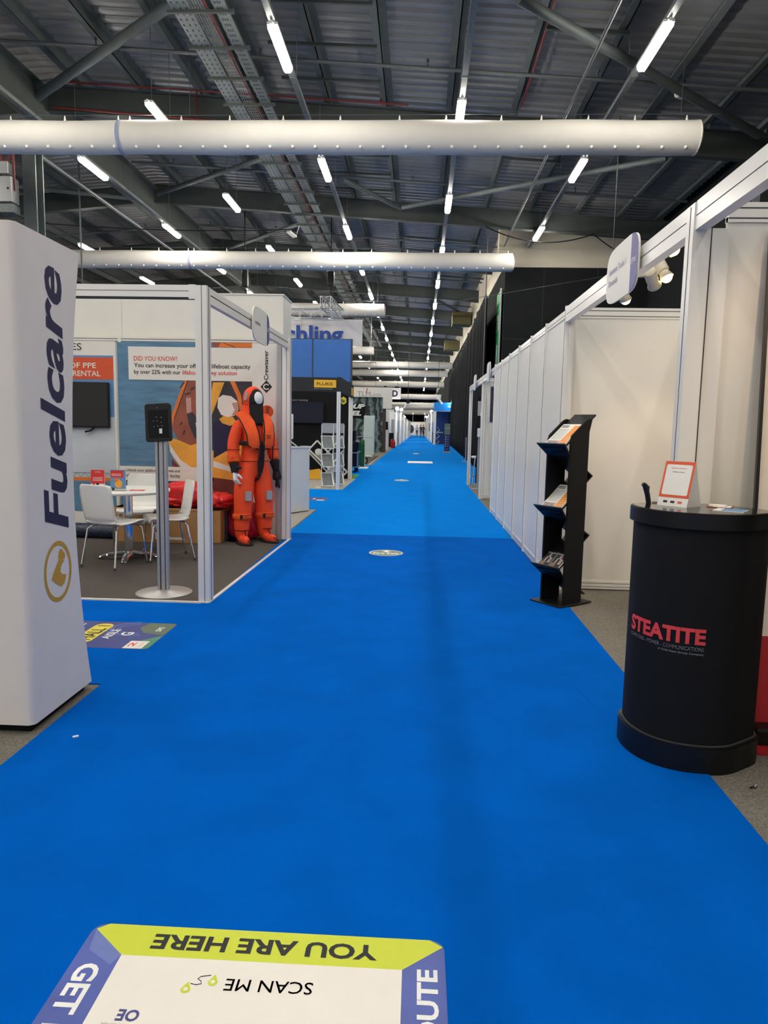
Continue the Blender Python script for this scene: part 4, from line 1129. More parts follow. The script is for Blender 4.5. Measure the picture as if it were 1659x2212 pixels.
# lifejacket: two curved lobes and a collar
lj = MB()
for s_ in (-1, 1):
    pts = [(s_ * .05, .135, 1.55), (s_ * .125, .08, 1.56), (s_ * .145, -.03, 1.535), (s_ * .13, -.115, 1.45), (s_ * .11, -.165, 1.33), (s_ * .095, -.178, 1.20), (s_ * .09, -.172, 1.16)]
    lj.tube(pts, [.06, .07, .078, .08, .082, .08, .06], 14, 0, flat=.42, up=(0, 0, 1))
lj.tube([(-.08, .145, 1.545), (0, .155, 1.54), (.08, .145, 1.545)], [.05, .055, .05], 12, 0, flat=.8, up=(0, 0, 1))
ljo = obj('lifejacket', lj, ORANGE2, mq, **W)
tr = MB()
for s_ in (-1, 1):
    tr.tube([(s_ * .08, .07, 1.60), (s_ * .085, -.03, 1.575), (s_ * .065, -.13, 1.48), (s_ * .04, -.19, 1.36), (s_ * .022, -.205, 1.22), (s_ * .02, -.195, 1.16)], .008, 8)
    tr.tube([(s_ * .17, .10, 1.545), (s_ * .212, -.02, 1.525), (s_ * .205, -.11, 1.43), (s_ * .185, -.165, 1.32), (s_ * .17, -.178, 1.18), (s_ * .03, -.195, 1.14)], .008, 8)
obj('piping', tr, NEOB, ljo, **W)
bl = MB().tube([(.205 * math.cos(t), .01 + .178 * math.sin(t), 1.215 + .006 * math.sin(t)) for t in [2 * PI * k / 36 for k in range(37)]], .008, 8, 0, flat=3.2, up=(0, 0, 1))
blt = obj('belt', bl, NEOB, mq, **W)
obj('buckle', MB().box(-.135, -.085, -.175, -.15, 1.195, 1.235), BLACK, blt, world=False, bevel=.004)
zp = MB()
for s_ in (-1, 1):
    zp.tube([(s_ * .012 + .01, -.185, 1.17), (s_ * .03 + .01, -.172, 1.06), (s_ * .034 + .005, -.165, .96), (s_ * .02, -.16, .88), (0, -.13, .80), (0, -.05, .765)], .011, 8)
zp.tube([(.012, -.18, 1.20), (.012, -.168, 1.05), (.008, -.162, .95), (0, -.155, .87)], .022, 8, 0, flat=.4, up=(0, 1, 0))
zp.tube([(.03, -.20, 1.33), (.035, -.195, 1.12)], .009, 6)
obj('zip_fastener', zp, NEOB, mq, **W)
st = MB().tube([(.17, -.165, 1.2), (.185, -.13, 1.05), (.2, -.11, .95)], .008, 6).ball((.195, -.125, .98), (.012, .01, .018), 8, 6)
obj('strap', st, NEOB, mq, **W)
for (c, r) in (((-.125, -.128, 1.405), (.045, .004, .03)), ((.19, -.10, 1.38), (.03, .004, .03))):
    obj('reflective_patch', MB().box(c[0] - r[0], c[0] + r[0], c[1] - .01, c[1] + .02, c[2] - r[2], c[2] + r[2]), REFLECT, mq, world=False)
for s_ in (-1, 1):
    obj('reflective_patch', MB().box(s_ * .14 - .035, s_ * .14 + .035, -.135, -.09, .53, .64), REFLECT, mq, world=False)
mk = MB().text('2', (-.165, -.148, 1.30), (.05, 0, 0), (0, 0, .05), 0, .03).box(-.175, -.105, -.148, -.145, 1.275, 1.28).box(-.175, -.115, -.148, -.145, 1.26, 1.264)
mk.box(.05, .10, -.232, -.22, 1.30, 1.31).box(.06, .10, -.232, -.22, 1.275, 1.285)
obj('printed_marks', mk, NEOB, mq, world=False)
for s_, nm in ((-1, 'r'), (1, 'l')):
    k = MB().tube([(s_ * .155 + .106 * math.cos(t), .01 + .112 * math.sin(t), .335) for t in [2 * PI * k / 24 for k in range(25)]], .008, 8, 0, flat=4.2, up=(0, 0, 1))
    k.box(s_ * .155 - .05, s_ * .155 + .06, -.112, -.09, .31, .365)
    obj('leg_strap', k, ORANGE2, mq, **W)
    e = MB().box(s_ * .155 - .05, s_ * .155 + .06, -.114, -.112, .352, .356).box(s_ * .155 - .05, s_ * .155 + .06, -.114, -.112, .318, .322).box(s_ * .155 - .075, s_ * .155 - .05, -.098, -.08, .31, .36)
    e.tube([(s_ * .162 + .083 * math.cos(t), .02 + .093 * math.sin(t), .165) for t in [2 * PI * k / 24 for k in range(25)]], .005, 6)
    e.tube([(s_ * .16, -.07, .16), (s_ * .165, -.10, .10), (s_ * .175, -.17, .072), (s_ * .186, -.235, .045)], .006, 6)
    obj('seam_piping', e, NEOB, mq, **W)
    so = MB().ext([(s_ * .165 + .085 * math.cos(t) + (.012 * s_ if math.sin(t) < 0 else 0), -.075 + .175 * math.sin(t), 0) for t in [2 * PI * k / 28 for k in range(28)]], (0, 0, .022))
    obj('boot_sole', so, NEOB, mq, world=False)
cf = MB().tube([(-.27, .0, 1.07), (-.276, -.025, .985)], [.078, .074], 16, 0).box(-.345, -.25, -.085, -.02, 1.0, 1.055)
obj('cuff', cf, ORANGE2, mq, **W)
lines = MB()
for (cx, cy, cz, rx, ry) in ((-.262, .015, 1.135, .078, .082), (.262, .015, 1.14, .078, .082)):
    lines.tube([(cx + rx * math.cos(t), cy + ry * math.sin(t), cz) for t in [2 * PI * k / 20 for k in range(21)]], .0035, 5)
lines.tube([(.182 * math.cos(t), .01 + .165 * math.sin(t), 1.0) for t in [2 * PI * k / 32 for k in range(33)]], .004, 5)
obj('seam', lines, NEOB, mq, **W)
# right hand: black wrist seal then a white hand with curled fingers; left: long black glove
gl = MB().tube([(-.278, -.035, .97), (-.282, -.05, .92), (-.285, -.06, .865)], [.06, .05, .04], 14).tube([(-.27, -.09, .93), (-.24, -.135, .925)], [.03, .012], 8)
obj('wrist_seal', gl, NEOB, mq, **W)
hnd = MB(); fingers(hnd, (-.285, -.062, .875), (.02, -.22, -1), (.45, -.85, 0), (.85, .45, .1), 1.08, 0, .55)
obj('hand', hnd, MANW, mq, label='white mannequin hand with curled fingers', **W)
gl = MB().tube([(.27, -.03, 1.0), (.275, -.045, .93), (.28, -.055, .88)], [.064, .05, .04], 14)
fingers(gl, (.28, -.055, .89), (.05, -.12, -1), (-.3, -.9, 0), (-.9, .3, .1), 1.35, 0, .12)
gl.tube([(.285, -.06, .82), (.30, -.08, .70), (.305, -.09, .66)], [.035, .03, .018], 10, 0, flat=.5)
obj('glove', gl, NEOB, mq, label='long black glove hanging from the wrist', **W)
tag(obj('mannequin_foot_plate', MB().lathe([(.14, .008), (.14, .014), (.13, .016), (0, .016)], (-2.20, 8.60, 0), 24), BLACKG), 'small dark foot plate on the floor behind the orange boots', 'foot plate')

# ------------------------------------------------------------------ right side: white partition wall
XW = 1.285
def wall_panel(label, x0, x1, y0, y1, h=2.5):
    t = thing('partition_panel', label, 'partition panel', ((x0 + x1) / 2, (y0 + y1) / 2, 0), 0, 'white partition panels')
    along_y = (y1 - y0) > (x1 - x0)
    if along_y:
        obj('panel', MB().box(x0 + .008, x1 - .008, y0, y1, .02, h - .06), WHITE, t)
        obj('top_rail', MB().box(x0, x1, y0, y1, h - .065, h + .005, 0).box(x0 - .001, x1 + .001, y0, y1, h - .04, h - .036, 1), [WHITEG, GAP], t)
        obj('bottom_rail', MB().box(x0, x1, y0, y1, .012, .085, 0).box(x0 - .001, x1 + .001, y0, y1, .05, .053, 1), [WHITEG, GAP], t)
    else:
        obj('panel', MB().box(x0, x1, y0 + .008, y1 - .008, .02, h - .06), WHITE, t)
        obj('top_rail', MB().box(x0, x1, y0, y1, h - .085, h + .005, 0).box(x0, x1, y0 - .001, y1 + .001, h - .024, h - .018, 1).box(x0, x1, y0 - .001, y1 + .001, h - .07, h - .064, 1), [WHITEG, GAP], t)
        obj('bottom_rail', MB().box(x0, x1, y0, y1, .012, .085, 0).box(x0, x1, y0 - .001, y1 + .001, .03, .034, 1).box(x0, x1, y0 - .001, y1 + .001, .062, .066, 1), [WHITEG, GAP], t)
    return t
YS = [6.44 + .975 * k for k in range(7)]
PO = ['nearest', 'second', 'third', 'fourth', 'fifth', 'sixth', 'furthest']
for k in range(6):
    wall_panel('%s white partition panel along the right of the aisle%s' % (PO[k] if k < 5 else 'furthest', ', behind the black brochure stand' if k == 0 else ''), 1.275, 1.31, YS[k] + .045, YS[k + 1] - .0)
for k in range(7):
    y = YS[k]
    mb = MB().box(1.262, 1.325, y - .0, y + .045, 0, 2.53 if k in (0, 6) else 2.515, 0).box(1.2605, 1.262, y + .02, y + .026, 0, 2.5, 1)
    tag(obj('partition_post', mb, [WHITEG, GAP]), '%s white upright between the partition panels right of the aisle' % PO[k], 'post', 'partition uprights')
wall_panel('wide white partition behind the counter, lit by the warm spotlights', 1.33, 2.30, 6.44, 6.475, 2.51)
wall_panel('white side wall of the counter booth, mostly hidden by its front post', 2.30, 2.335, 3.70, 6.44, 2.51)
tag(obj('partition_post', MB().box(1.30, 1.335, 6.40, 6.44, 0, 2.42), WHITE), 'white inner upright at the left edge of the warm lit partition', 'post')
tag(obj('partition_post', MB().box(2.29, 2.345, 6.40, 6.475, 0, 2.545, 0).box(2.29, 2.345, 6.38, 6.40, 2.5, 2.56, 1), [WHITEG, BLACKM]), 'white corner upright at the right edge of the warm lit partition', 'post')
mb = MB().box(1.255, 1.335, 3.50, 3.60, 0, 2.51, 0).box(1.2535, 1.255, 3.545, 3.55, 0, 2.5, 1).box(1.335, 1.43, 3.52, 3.60, 0, 2.40, 0).box(1.345, 1.35, 3.5185, 3.52, 0, 2.4, 1)
tag(obj('booth_post', mb, [WHITEG, GAP]), 'thick white corner post behind the black counter', 'post')
wall_panel('peach lit white partition behind the leaning red banner', 1.43, 2.9, 3.545, 3.58, 2.52)
fb = MB().box(1.262, 1.318, 3.60, 6.44, 2.452, 2.515, 0).box(1.262, 1.318, 3.60, 6.44, 2.385, 2.446, 0).box(1.268, 1.312, 3.6, 6.44, 2.44, 2.458, 1)
tag(obj('fascia_beam', fb, [WHITEG, GAP]), 'white fascia beam over the counter booth carrying the spotlights', 'fascia beam')
fb = MB().box(1.262, 1.318, 1.2, 3.50, 2.452, 2.515, 0).box(1.262, 1.318, 1.2, 3.50, 2.385, 2.446, 0).box(1.268, 1.312, 1.2, 3.50, 2.44, 2.458, 1)
tag(obj('fascia_beam', fb, [WHITEG, GAP]), 'white fascia beam running out of the picture top right', 'fascia beam')
name_board('name_board', 'white and violet oval name board over the counter booth', 4.28, 4.97, 1.245, 2.27, 2.615,
           [('Sentient Tools /', .36, .90, .55, .66), ('Dentalab', .60, .90, .34, .45)], ('1F3A', .06, .18, .46, .56), -1)

# warm spotlights on short arms
def spot(label, base, head, aim, power):
    t = thing('spotlight', label, 'spotlight', base, 0, 'warm booth spotlights')
    b, h, a = Vector(base), Vector(head), Vector(aim).normalized()
    obj('arm', MB().tube([b, b.lerp(h, .5) + Vector((0, 0, .015)), h - a * .05], .009, 8).box(b.x - .025, b.x + .02, b.y - .02, b.y + .02, b.z - .015, b.z + .02), CREAMS, t)
    obj('body', MB().tube([h - a * .095, h - a * .09, h - a * .005, h], [.03, .038, .038, .034], 20), CREAMS, t, smooth=True)
    lhold = obj('lamp_holder', MB().tube([h, h + a * .012, h + a * .05], [.030, .030, .043], 20, cap=False), CREAMS, t, smooth=True, solid=.003)
    obj('lens', MB().ball(h + a * .044, (.036, .036, .036), 16, 10), SPOTG, lhold, smooth=True)
    ld = bpy.data.lights.new('spotlight_lamp', 'SPOT')
    ld.energy = power; ld.color = (1.0, .70, .42); ld.spot_size = math.radians(85); ld.spot_blend = .55; ld.shadow_soft_size = .03
    lo = bpy.data.objects.new('spotlight_lamp', ld); COL.objects.link(lo)
    lo.location = h + a * .10
    lo.rotation_euler = a.to_track_quat('-Z', 'Y').to_euler()
    return t
spot('brightest warm spotlight, pointing down at the picture, right of the name board', (1.318, 4.86, 2.46), (1.55, 4.80, 2.475), (.35, -.35, -.85), SPOT_WATTS)
spot('lower warm spotlight just under the name board', (1.318, 5.62, 2.45), (1.45, 5.33, 2.43), (.42, .30, -.85), SPOT_WATTS)
spot('warm spotlight beside the name board turned away along the beam', (1.318, 4.78, 2.44), (1.46, 4.72, 2.40), (.50, .75, -.50), SPOT_WATTS)
spot('warm spotlight half hidden above the fascia beam near the corner post', (1.318, 4.42, 2.47), (1.42, 4.36, 2.52), (.5, -.5, -.4), SPOT_WATTS * .15)

spot('warm spotlight on the fascia beam out of view at the right, lighting the peach wall', (1.318, 2.30, 2.44), (1.50, 2.34, 2.44), (.34, .80, -.62), SPOT_WATTS * .8)
spot('further warm spotlight on the fascia beam out of view at the right', (1.318, 1.7, 2.44), (1.50, 1.74, 2.44), (.45, .75, -.5), SPOT_WATTS * .55)

# ------------------------------------------------------------------ black counter
OUT = [(.975, 3.27), (.972, 3.19), (.985, 3.12), (1.015, 3.05), (1.06, 2.995), (1.12, 2.955), (1.19, 2.932), (1.26, 2.925), (1.33, 2.932), (1.385, 2.955), (1.44, 2.995), (1.50, 3.035), (1.535, 3.07), (1.55, 3.12), (1.535, 3.19), (1.45, 3.31), (1.39, 3.37), (1.33, 3.39), (1.12, 3.39), (1.03, 3.36), (.99, 3.32)]
def smooth_loop(P, n=3):
    for _ in range(n):
        Q = []
        for i in range(len(P)):
            a, b = P[i], P[(i + 1) % len(P)]
            Q += [(a[0] * .75 + b[0] * .25, a[1] * .75 + b[1] * .25), (a[0] * .25 + b[0] * .75, a[1] * .25 + b[1] * .75)]
        P = Q
    return P
OUT = smooth_loop(OUT, 2)
CX, CY = 1.25, 3.15
def off(P, d):
    q = []
    n = len(P)
    for i in range(n):
        a, b = Vector(P[i - 1]), Vector(P[(i + 1) % n])
        t = (b - a).normalized()
        q.append((P[i][0] - t.y * d, P[i][1] + t.x * d))
    return q
def slab(mb, P, z0, z1, mi=0):
    return mb.ext([(x, y, z0) for x, y in P], (0, 0, z1 - z0), mi)
ct = thing('promotion_counter', 'black curved promotion counter with red and grey lettering', 'counter', (CX, CY, 0))
obj('plinth', slab(slab(MB(), OUT, 0, .112), off(OUT, .004), .112, .12), BLACK, ct, smooth=True)
obj('trim', slab(MB(), off(OUT, .010), .12, .124), STEELD, ct, smooth=True, label='thin grey lip above the plinth')
BODY = off(OUT, .018)
cbody = obj('body', slab(MB(), BODY, .125, 1.06), BLACKM, ct, smooth=True)
rim_ = obj('rim', slab(slab(MB(), OUT, 1.052, 1.112), off(OUT, .003), 1.112, 1.117), BLACK, ct, smooth=True)
obj('worktop', slab(MB(), off(OUT, .012), 1.112, 1.119), BLACKG, rim_)
# lettering wrapped round the front
LEN = [0]
loop = [Vector((x, y)) for x, y in off(OUT, .0155)]
i0 = min(range(len(loop)), key=lambda i: (loop[i] - Vector((.985, 3.225))).length)
seq = [loop[(i0 + k) % len(loop)] for k in range(len(loop))]
if seq[4].y > seq[0].y: seq = [loop[(i0 - k) % len(loop)] for k in range(len(loop))]
for a, b in zip(seq, seq[1:]): LEN.append(LEN[-1] + (b - a).length)
def on_arc(d):
    for k in range(len(LEN) - 1):
        if LEN[k + 1] >= d:
            t = (d - LEN[k]) / (LEN[k + 1] - LEN[k])
            p = seq[k].lerp(seq[k + 1], t)
            return p
    return seq[-1]
ld_ = MB()
L1 = .40
def arc_text(txt, a0, a1, z0, z1, mi, bold):
    ld_.text(txt, (0, 0, 0), (0, 0, 0), (0, 0, 0), mi, bold, fn=lambda a, b: Vector((*on_arc(a0 + (a1 - a0) * a), z0 + (z1 - z0) * b)))
arc_text('STEATITE', .028, L1, .562, .632, 0, .04)
arc_text('COMPUTING - POWER - COMMUNICATIONS', .028, L1 - .004, .535, .552, 1, .012)
arc_text('A Solid State Group Company', .21, L1 - .004, .516, .527, 1, .004)
obj('lettering', ld_, [REDTXT, INKG], cbody)

# things on the counter
es = thing('easel_card', 'orange and white tent card standing on the black counter', 'sign card', (1.28, 3.28, 1.119))
RM = Matrix.Translation((1.141, 3.22, 1.119)) @ Matrix.Rotation(math.radians(-50), 4, 'Z')
def tc(x, y, z): return RM @ Vector((x, y, z))
lean = .055
def fz(x, z, d=0): return tc(x, lean * z / .20 - d, z)
fr = MB()
wid = .072
fr.add([fz(-wid, 0), fz(wid, 0), fz(wid, .20), fz(-wid, .20), tc(-wid, .12, 0), tc(wid, .12, 0)], [(0, 1, 2, 3), (3, 2, 5, 4), (0, 4, 5, 1), (1, 5, 2), (0, 3, 4)], 0)
fr.poly([fz(-wid, .038, .0006), fz(wid, .038, .0006), fz(wid, .1995, .0006), fz(-wid, .1995, .0006)], 1)
fr.poly([fz(a, b, .0012) for a, b, _ in rrect(-wid + .010, wid - .010, .050, .185, .008, 0)], 0)
fr.text('Scan to connect', fz(-.036, .166, .0018), fz(.036, .166, .0018) - fz(-.036, .166, .0018), fz(-.036, .174, .0018) - fz(-.036, .166, .0018), 2, 0)
fr.text('Steatite Limited', fz(-.028, .150, .0018), fz(.028, .150, .0018) - fz(-.028, .150, .0018), fz(-.028, .156, .0018) - fz(-.028, .150, .0018), 3, 0)
for a in (-.045, -.01, .025): fr.poly([fz(a, .014, .0006), fz(a + .02, .014, .0006), fz(a + .02, .024, .0006), fz(a, .024, .0006)], 2 if a > 0 else 3)
obj('card', fr, [LEAFP, PANEL_O, INKO, INK], es)
# scanner handset and leaflets
hs = thing('handheld_scanner', 'black handheld scanner standing upright on the counter edge', 'scanner', (1.06, 3.32, 1.119))
hnd_ = obj('handle', MB().tube([(1.072, 3.32, 1.119), (1.064, 3.32, 1.16), (1.052, 3.32, 1.20), (1.040, 3.32, 1.212)], [.016, .016, .018, .012], 10, 0, flat=.7), BLACK, hs, smooth=True)
obj('screen', MB().box(1.058, 1.070, 3.314, 3.318, 1.165, 1.20), SCREEN, hnd_)
obj('button', MB().ball((1.055, 3.317, 1.21), (.004, .003, .004), 8, 6).ball((1.067, 3.316, 1.155), (.004, .003, .004), 8, 6), CHROME, hs)
def flat_card(name, lab, x, y, a, w, d, z, mats, h=.003):
    R_ = Matrix.Translation((x, y, z)) @ Matrix.Rotation(a, 4, 'Z')
    mb = MB().box(-w, w, -d, d, 0, h, 0, R_).box(-w * .5, w * .96, -d * .9, d * .9, h, h + .0004, 1, R_)
    return tag(obj(name, mb, mats), lab, 'leaflet')
flat_card('leaflet', 'pale blue leaflet lying on the counter, right of the tent card', 1.345, 3.09, -.6, .06, .055, 1.119, [LEAFP, SKYB])
flat_card('leaflet', 'orange edged leaflet under the white card on the counter', 1.36, 3.235, -.5, .05, .045, 1.119, [BOATR, LEAFP])
flat_card('leaflet', 'small white card on top of the orange leaflet on the counter', 1.355, 3.245, -.5, .036, .03, 1.1225, [LEAFP, LEAFP], .005)
tag(obj('pen', MB().tube([(1.10, 3.36, 1.1235), (1.14, 3.352, 1.1235)], .004, 8), GREYP, smooth=True), 'thin grey pen lying behind the tent card on the counter', 'pen')

# ------------------------------------------------------------------ leaning roll-up banner
rb = thing('rollup_banner', 'cream and red roll-up banner at the right edge, behind the counter', 'banner', (2.05, 3.34, 0))
def rp_(x, z, d=0): return (x - .045 + .035 * z / 2.4, 3.30 + .20 * z / 2.4 - d, z)
m = MB()
m.add([rp_(1.625, .09), rp_(2.5, .09), rp_(2.5, 2.4), rp_(1.625, 2.4), rp_(1.625, .09, -.006), rp_(2.5, .09, -.006), rp_(2.5, 2.4, -.006), rp_(1.625, 2.4, -.006)], [(0, 1, 2, 3), (7, 6, 5, 4), (0, 4, 5, 1), (1, 5, 6, 2), (2, 6, 7, 3), (3, 7, 4, 0)], 0)
m.poly([rp_(1.625, .09, .001), rp_(2.5, .09, .001), rp_(2.5, .50, .001), rp_(1.625, .50, .001)], 1)
obj('printed_sheet', m, [CREAMB, DEEPR], rb)
obj('edge_bar', MB().bar(rp_(1.618, .08), rp_(1.618, 2.42), .014, .03), BLACK, rb)
obj('base_cassette', MB().box(1.60, 2.54, 3.22, 3.38, 0, .09), BLACK, rb, bevel=.012)
obj('foot', MB().box(1.57, 1.70, 3.14, 3.46, 0, .012), DEEPR, rb)

# ------------------------------------------------------------------ black zigzag brochure stand
bs = thing('brochure_stand', 'black zigzag brochure stand on the carpet edge before the partition wall', 'brochure stand', (1.235, 5.94, .006), math.radians(-52))
obj('base_plate', MB().box(-.165, .165, -.20, .20, 0, .014), BLACK, bs, world=False, bevel=.006)
for s_ in (-1, 1):
    x = s_ * .118
    P = [(x - .008, -.115, .014), (x - .008, .105, .014), (x - .008, .105, 1.43), (x - .008, .135, 1.53), (x - .008, .10, 1.535), (x - .008, .06, 1.52), (x - .008, -.10, 1.40), (x - .008, -.115, 1.36)]
    obj('side_panel', MB().ext(P, (.016, 0, 0)), BLACKM, bs, world=False)
def board(p, q, w0, w1):
    (y0, z0), (y1, z1) = p, q
    t = Vector((0, y1 - y0, z1 - z0)).normalized(); n = Vector((0, -t.z, t.y)) * .012
    a = [Vector((-w0, y0, z0)), Vector((w0, y0, z0)), Vector((w1, y1, z1)), Vector((-w1, y1, z1))]
    return MB().ext(a, n)
ZZ = [(.20, 1.565), (-.185, 1.285), (.19, 1.06), (-.19, .775), (.19, .56), (-.19, .285), (.17, .06)]
for k in range(0, 6, 2):
    tray_ = obj('tray', board(ZZ[k + 1], ZZ[k], .11, .11), BLACK, bs, world=False, label='sloping leaflet tray')
    obj('tray_riser', board(ZZ[k + 1], ZZ[k + 2], .11, .11), BLACK, bs, world=False)
    y, z = ZZ[k + 1]
    lip = MB().ext([(-.15, y - .035, z + .045), (.15, y - .035, z + .045), (.12, y + .075, z - .055), (-.12, y + .075, z - .055)], (0, .009, .009))
    obj('tray_lip', lip, BLACK, tray_, world=False, bevel=.003)
def tray_pt(k, x, s, d):
    (y0, z0), (y1, z1) = ZZ[k + 1], ZZ[k]
    t = Vector((0, y1 - y0, z1 - z0)).normalized(); n = Vector((0, -t.z, t.y))
    if n.z < 0: n = -n
    return Vector((x, y0, z0)) + t * s + n * d
TB = XF[bs.name]
def brochure(label, k, x0, x1, s0, s1, kind):
    m = MB()
    def T(x, s, d): return TB @ tray_pt(k, x, s, d)
    d0, d1 = .014, .026
    a = [T(x0, s0, d0), T(x1, s0, d0), T(x1, s1, d0), T(x0, s1, d0)]; b = [T(x0, s0, d1), T(x1, s0, d1), T(x1, s1, d1), T(x0, s1, d1)]
    m.add(a + b, [(0, 1, 2, 3), (7, 6, 5, 4), (0, 4, 5, 1), (1, 5, 6, 2), (2, 6, 7, 3), (3, 7, 4, 0)], 0)
    w, h = x1 - x0, s1 - s0
    def q(u0, u1, v0, v1, mi, e=.0008): m.poly([T(x0 + w * u0, s0 + h * v0, d1 + e), T(x0 + w * u1, s0 + h * v0, d1 + e), T(x0 + w * u1, s0 + h * v1, d1 + e), T(x0 + w * u0, s0 + h * v1, d1 + e)], mi)
    if kind == 0:
        q(.64, .97, .03, .93, 1)
        q(.04, .62, .03, .24, 2)
        for v in (.90, .84): q(.06, .40, v, v + .03, 3, .0012)
        for v in range(9): q(.06, .55, .30 + .055 * v, .315 + .055 * v, 4, .0012)
        for v in range(5): q(.68, .93, .12 + .08 * v, .13 + .08 * v, 0, .0014)
    else:
        q(.0, 1, .0, 1, 3)
        m.text('Digital', T(x0 + w * .08, s0 + h * .84, d1 + .0014), T(x0 + w * .92, s0 + h * .84, d1) - T(x0 + w * .08, s0 + h * .84, d1), T(x0, s0 + h * .94, d1) - T(x0, s0 + h * .84, d1), 0, .01)
        q(.35, .62, .66, .80, 2, .0014); q(.30, .7, .35, .64, 0, .0014); q(.38, .62, .2, .62, 3, .002); q(.62, .9, .28, .6, 2, .002)
        for v in range(6): q(.06, .62 - .03 * v, .06 + .05 * v, .085 + .05 * v, 5, .0026)
        for v in range(4): q(.1, .5, .08 + .07 * v, .088 + .07 * v, 0, .003)
    return tag(obj('brochure', m, [LEAFP, LEAFO, LEAFD, INK, INKG, BOATR]), label, 'brochure', 'brochures in the black stand')
brochure('white and orange brochure in the top tray of the black stand', 0, -.105, .105, .012, .315, 0)
brochure('white and orange brochure in the middle tray of the black stand', 2, -.105, .105, .012, .315, 0)
brochure('black and red booklet in the lowest tray, the left of two', 4, -.108, -.004, .012, .20, 1)
brochure('black and red booklet in the lowest tray, the right of two', 4, .004, .108, .012, .20, 1)

# ------------------------------------------------------------------ second booth on the left: white counter
RMc = Matrix.Translation((-2.13, 11.74, 0)) @ Matrix.Rotation(math.radians(62), 4, 'Z')
c = thing('reception_counter', 'plain white corner counter beyond the lifejacket booth', 'counter', (-2.10, 11.72, 0))
obj('body', MB().box(-.28, .22, -.24, .24, .02, 1.07, 0, RMc), WHITE, c, bevel=.006)
obj('worktop', MB().box(-.29, .235, -.255, .255, 1.07, 1.10, 0, RMc), WHITEG, c, bevel=.004)
tag(obj('booth_carpet', MB().add([(-3.5, 9.5, .007), (-1.74, 9.5, .007), (-1.74, 12.05, .007), (-3.5, 12.05, .007)], [(0, 1, 2, 3)]), LIGHTC), 'grey carpet patch under the white corner counter', 'carpet')
tag(obj('tablet', MB().box(-2.09, -1.93, 11.55, 11.75, 1.10, 1.115), BLACKG, bevel=.004), 'black tablet lying on the white corner counter', 'tablet')
ds = thing('display_stand', 'white desk display seen edge-on at the end of the counter', 'display', (-2.17, 11.45, 1.10))
obj('frame', MB().box(-2.20, -2.02, 11.4, 11.425, 1.22, 1.62), PLASTW, ds, bevel=.01)
obj('foot', MB().bar((-2.12, 11.40, 1.23), (-1.98, 11.5, 1.105), .03, .012).bar((-2.02, 11.40, 1.10), (-2.22, 11.4, 1.10), .03, .012), PLASTW, ds)

# ------------------------------------------------------------------ black test instrument booth with yellow sign
h = thing('booth_header', 'black header band with a yellow name sign', 'header', (-3.6, 17.6, 2.2))
obj('band', MB().box(-6, -1.78, 15.98, 16.05, 2.2, 2.51).box(-1.85, -1.78, 16.05, 19.3, 2.2, 2.53), FASCIAB, h)
m = MB().box(-2.36, -1.865, 15.955, 15.98, 2.285, 2.455, 0).text('FLUKE', (-2.30, 15.953, 2.335), (.36, 0, 0), (0, 0, .065), 1, .012)
m.text('Keeping your world', (-2.36, 15.976, 2.25), (.17, 0, 0), (0, 0, .018), 2, .01).text('up and running', (-2.17, 15.976, 2.245), (.22, 0, 0), (0, 0, .022), 2, .01)
obj('sign_plate', m, [YELLOW, INK, INKW], h, label='yellow sign plate with black letters')
obj('side_strip', MB().box(-1.778, -1.772, 18.6, 19.1, 2.24, 2.44), YELLOW, h)
w = MB().box(-6, -1.87, 19.30, 19.38, 0, 2.62, 0)
w.text('your world up and running', (-4.0, 19.29, 2.075), (.98, 0, 0), (0, 0, .07), 1, .01)
tag(obj('booth_wall', w, [BLACKM, INKG]), 'black back wall of the booth under the yellow sign', 'wall panel')
for (x0, x1, y0, y1, hh, lab) in ((-1.85, -1.765, 15.97, 16.05, 2.2, 'white post at the front corner of the black booth with the yellow sign'), (-1.90, -1.79, 19.2, 19.30, 2.24, 'white post at the far corner of the black booth with the yellow sign')):
    post(x0, x1, y0, y1, hh, 'booth_post', lab)
tv = thing('television', 'wide black television on the black booth wall', 'television', (-3.0, 19.25, 1.5))
cas = obj('casing', MB().box(-3.6, -2.58, 19.22, 19.29, 1.5, 2.07), BLACK, tv)
obj('screen', MB().box(-3.59, -2.59, 19.217, 19.222, 1.515, 2.06), SCREENB, cas)
m = MB().poly([(-2.05 + .09 * math.cos(t), 19.285, 2.12 + .11 * math.sin(t)) for t in [PI / 6 + PI / 3 * k for k in range(6)]][::-1], 0).text('Ex', (-2.11, 19.28, 2.07), (.1, 0, 0), (0, 0, .09), 1, .03)
tag(obj('hazard_sign', m, [YELLOWH, INK]), 'yellow hexagon Ex sign beside the white booth post', 'sign')
